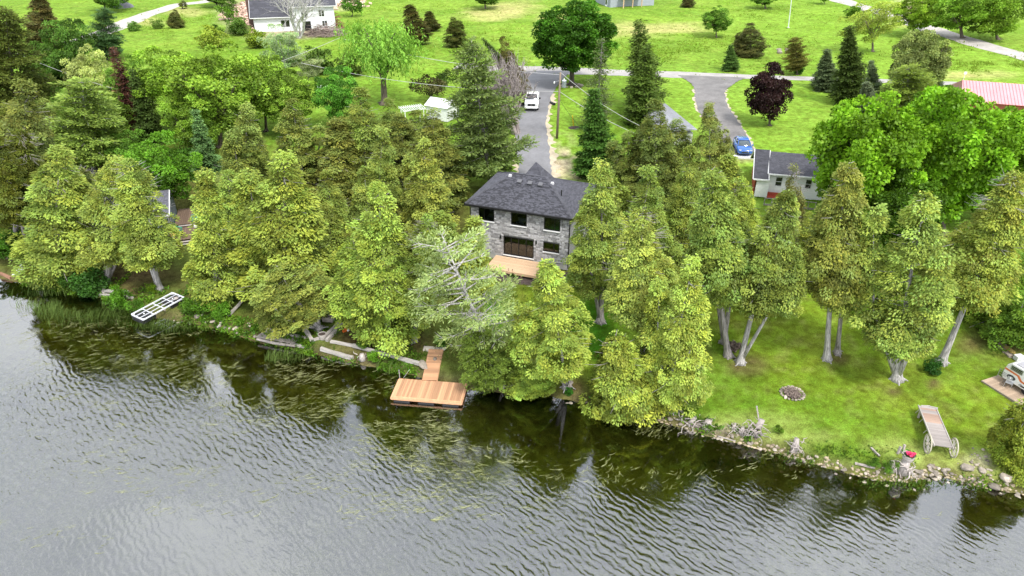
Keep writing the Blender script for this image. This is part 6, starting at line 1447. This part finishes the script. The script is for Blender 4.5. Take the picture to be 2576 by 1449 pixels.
f = MB()
for c, d in (((.78, -.01, 1.25), (.86, .04, .05)), ((.78, -.01, 1.58), (.86, .04, .05)), ((.37, -.01, 1.415), (.05, .04, .29)), ((1.19, -.01, 1.415), (.05, .04, .29))): f.box(c, d)
f = f.build('window', rim_m, ct); MB().box((.78, -.004, 1.415), (.76, .02, .28)).build('pane', DARKGLASS, f)
for z in (1.35, 1.45): MB().box((.78, -.02, z), (.76, .02, .025)).build('louvre', rim_m, f)
MB().box((2.25, -.012, .85), (.62, .03, 1.05)).build('door', cw, ct)
bd = MB().lathe([(.02, -.01), (.30, -.01), (.30, .012), (.02, .012)], 20); bd.v = [(v[0] * 1.05 + .62, v[2] - .012, v[1] * .62 + .66) for v in bd.v]; bd = bd.build('emblem_disc', mat('emblem_dark', (.06, .06, .065), .5, .1, 3), ct)
MB().tube([(.62, -.04, .58), (.62, -.04, .72)], [.07, .05], 8).build('emblem_figure', whitep, bd)
for sx in (1.75,):
    wheel(ct, sx, .12, .26, .18); MB().box((sx, -.008, .46), (.74, .03, .10)).build('wheel_arch', blackm, ct)
for x, z in ((.12, .5), (.12, .62), (.12, .74)): MB().box((x + .05, -.02, z), (.22, .03, .03)).build('vent_louvre', rim_m, ct)
for i in range(3): MB().box((1.32 + i * .05, -.02, .44 + .06 * i), (.22, .03, .025), ry=.3).build('vent_louvre', rim_m, ct)
pd_ = empty('camper_platform', (34.46, 39.97, 1.0), TA, 'weathered tan plank platform beside the camper trailer', 'platform')
tanm = mat('tan_wood', (.36, .27, .195), .85, .28, 1.2, bump=.3, stretch=(6, .5, 6), objrand=.14); TB = unit_block('board', tanm)
for i in range(34): place('board', TB, pd_, (.07 + i * .14, .86, .08), scale=(.13, 1.75, .045))
MB().box((2.4, -.03, .02), (4.8, .08, .18)).build('rim_board', mat('rim_wood', (.26, .215, .17), .85, .2, 2), pd_)
t = empty('metal_rack', loc_in((34.46, 39.97, 1.1), TA, (.15, 1.35, .0)), TA, 'grey tubular metal rack at the end of the camper platform', 'rack')
for x in (0, .55):
    for y in (0, .5): MB().tube([(x, y, 0), (x, y, .8)], .02, 6).build('leg', rim_m, t)
for i in range(4): MB().tube([(0, 0, .25 + i * .18), (.55, 0, .25 + i * .18), (.55, .5, .25 + i * .18)], .015, 5).build('rail', rim_m, t)
t = empty('wire_chair', loc_in((34.46, 39.97, 1.1), TA, (1.25, .95, 0)), TA + .4, 'thin metal chair frame beside the camper', 'chair')
for x in (-.22, .22): MB().tube([(x, .2, .8), (x, .18, .42), (x, -.22, .42), (x, -.26, 0)], .018, 5).build('frame', rim_m, t); MB().tube([(x, .18, .42), (x, .26, 0)], .018, 5).build('leg', rim_m, t)
MB().box((0, 0, .43), (.42, .4, .02)).build('seat', rim_m, t); MB().box((0, .2, .68), (.42, .02, .22)).build('backrest', rim_m, t)
yel = mat('yellow_wood', (.42, .32, .10), .85, .2, 2)
for k, (u, v, s, lb) in enumerate(((2512,862,.55,'flat grey stone slab at the top of the slab path'),(2520,872,.5,'second flat stone slab of the path above the camper'),(2530,882,.5,'third flat stone slab of the path above the camper'),(2538,893,.45,'lowest flat stone slab of the path above the camper'))):
    tag(MB().poly([(-s, -s * .5), (s * .2, -s * .6), (s * .9, -s * .2), (s * .7, s * .5), (-s * .8, s * .45)], -.05, .1).build('stone_slab', mat('slab_stone', (.36, .31, .26), .9, .22, 2, bump=.3), loc=G(u, v), rot=(0, 0, .5 * k)), lb, 'stone slab')
timber('yellow_plank', (2515, 864), (2556, 902), .12, 'long yellowish plank lying on the slab path', 'plank', .16, .25, yel, .05)
tag(MB().box((0, 0, .1), (.32, .8, .12)).build('yellow_block', yel, loc=G(2537, 886) + Vector((0, 0, .15)), rot=(0, 0, .1)), 'short yellowish block on the slab path', 'block')
t = empty('white_crate', G(2560, 905), .2, 'pale cooler box behind the camper trailer', 'crate'); MB().box((0, 0, .18), (.6, .4, .34)).build('box', bedm, t, bevel=.03); MB().box((0, 0, .38), (.63, .43, .06)).build('lid', whitep, t, bevel=.02)
# firewood between the leaning trunks
t = empty('woodpile', G(1842, 878), R(15), 'dark pile of split firewood between the cedar trunks', 'woodpile'); lgm = mat('firewood', (.14, .105, .085), .9, .35, 4, objrand=.4); lm_ = MB().tube([(0, -.22, 0), (0, .22, 0)], .09, 6).mesh('log', lgm)
for i in range(30): place('log', lm_, t, (random.gauss(0, .35), random.gauss(0, .2), .08 + .16 * (i % 4)), (random.gauss(0, .15), 0, random.gauss(0, .4)))
for k, (u, v) in enumerate(((1815, 860), (1800, 700))): pass

# small stones lying under the shallow water and between the bank stones (too many to count)
mb = MB(); gq = random.Random(4)
ico = [(Vector(v.co), ) for v in RK[0].vertices]; tri = [tuple(p.vertices) for p in RK[0].polygons]
import bmesh
bm = bmesh.new(); bmesh.ops.create_icosphere(bm, subdivisions=1, radius=.5); IV = [v.co.copy() for v in bm.verts]; IF = [tuple(v.index for v in f.verts) for f in bm.faces]; bm.free()
for i in range(900):
    x = gq.uniform(8, 34); y = float(np.interp(x, SH[:, 0], SH[:, 1])) - abs(gq.gauss(0, .8)) + gq.uniform(.0, .75); z = float(hgt(x, y)); s_ = gq.uniform(.1, .3); k = gq.uniform(.45, 1.3); a = gq.uniform(0, 3.1)
    mb.add([(x + (v.x * math.cos(a) - v.y * math.sin(a)) * s_ * 1.2, y + (v.x * math.sin(a) + v.y * math.cos(a)) * s_, z + v.z * s_ * .6) for v in IV], IF, (k, k * .96, k * .88))
tag(mb.build('lakebed_stones', mat('lakebed_stone', (.30, .255, .19), .8, .3, 4, attr=True)), 'brown stones covering the shallow lake bed along the right bank', 'stones', kind='stuff')
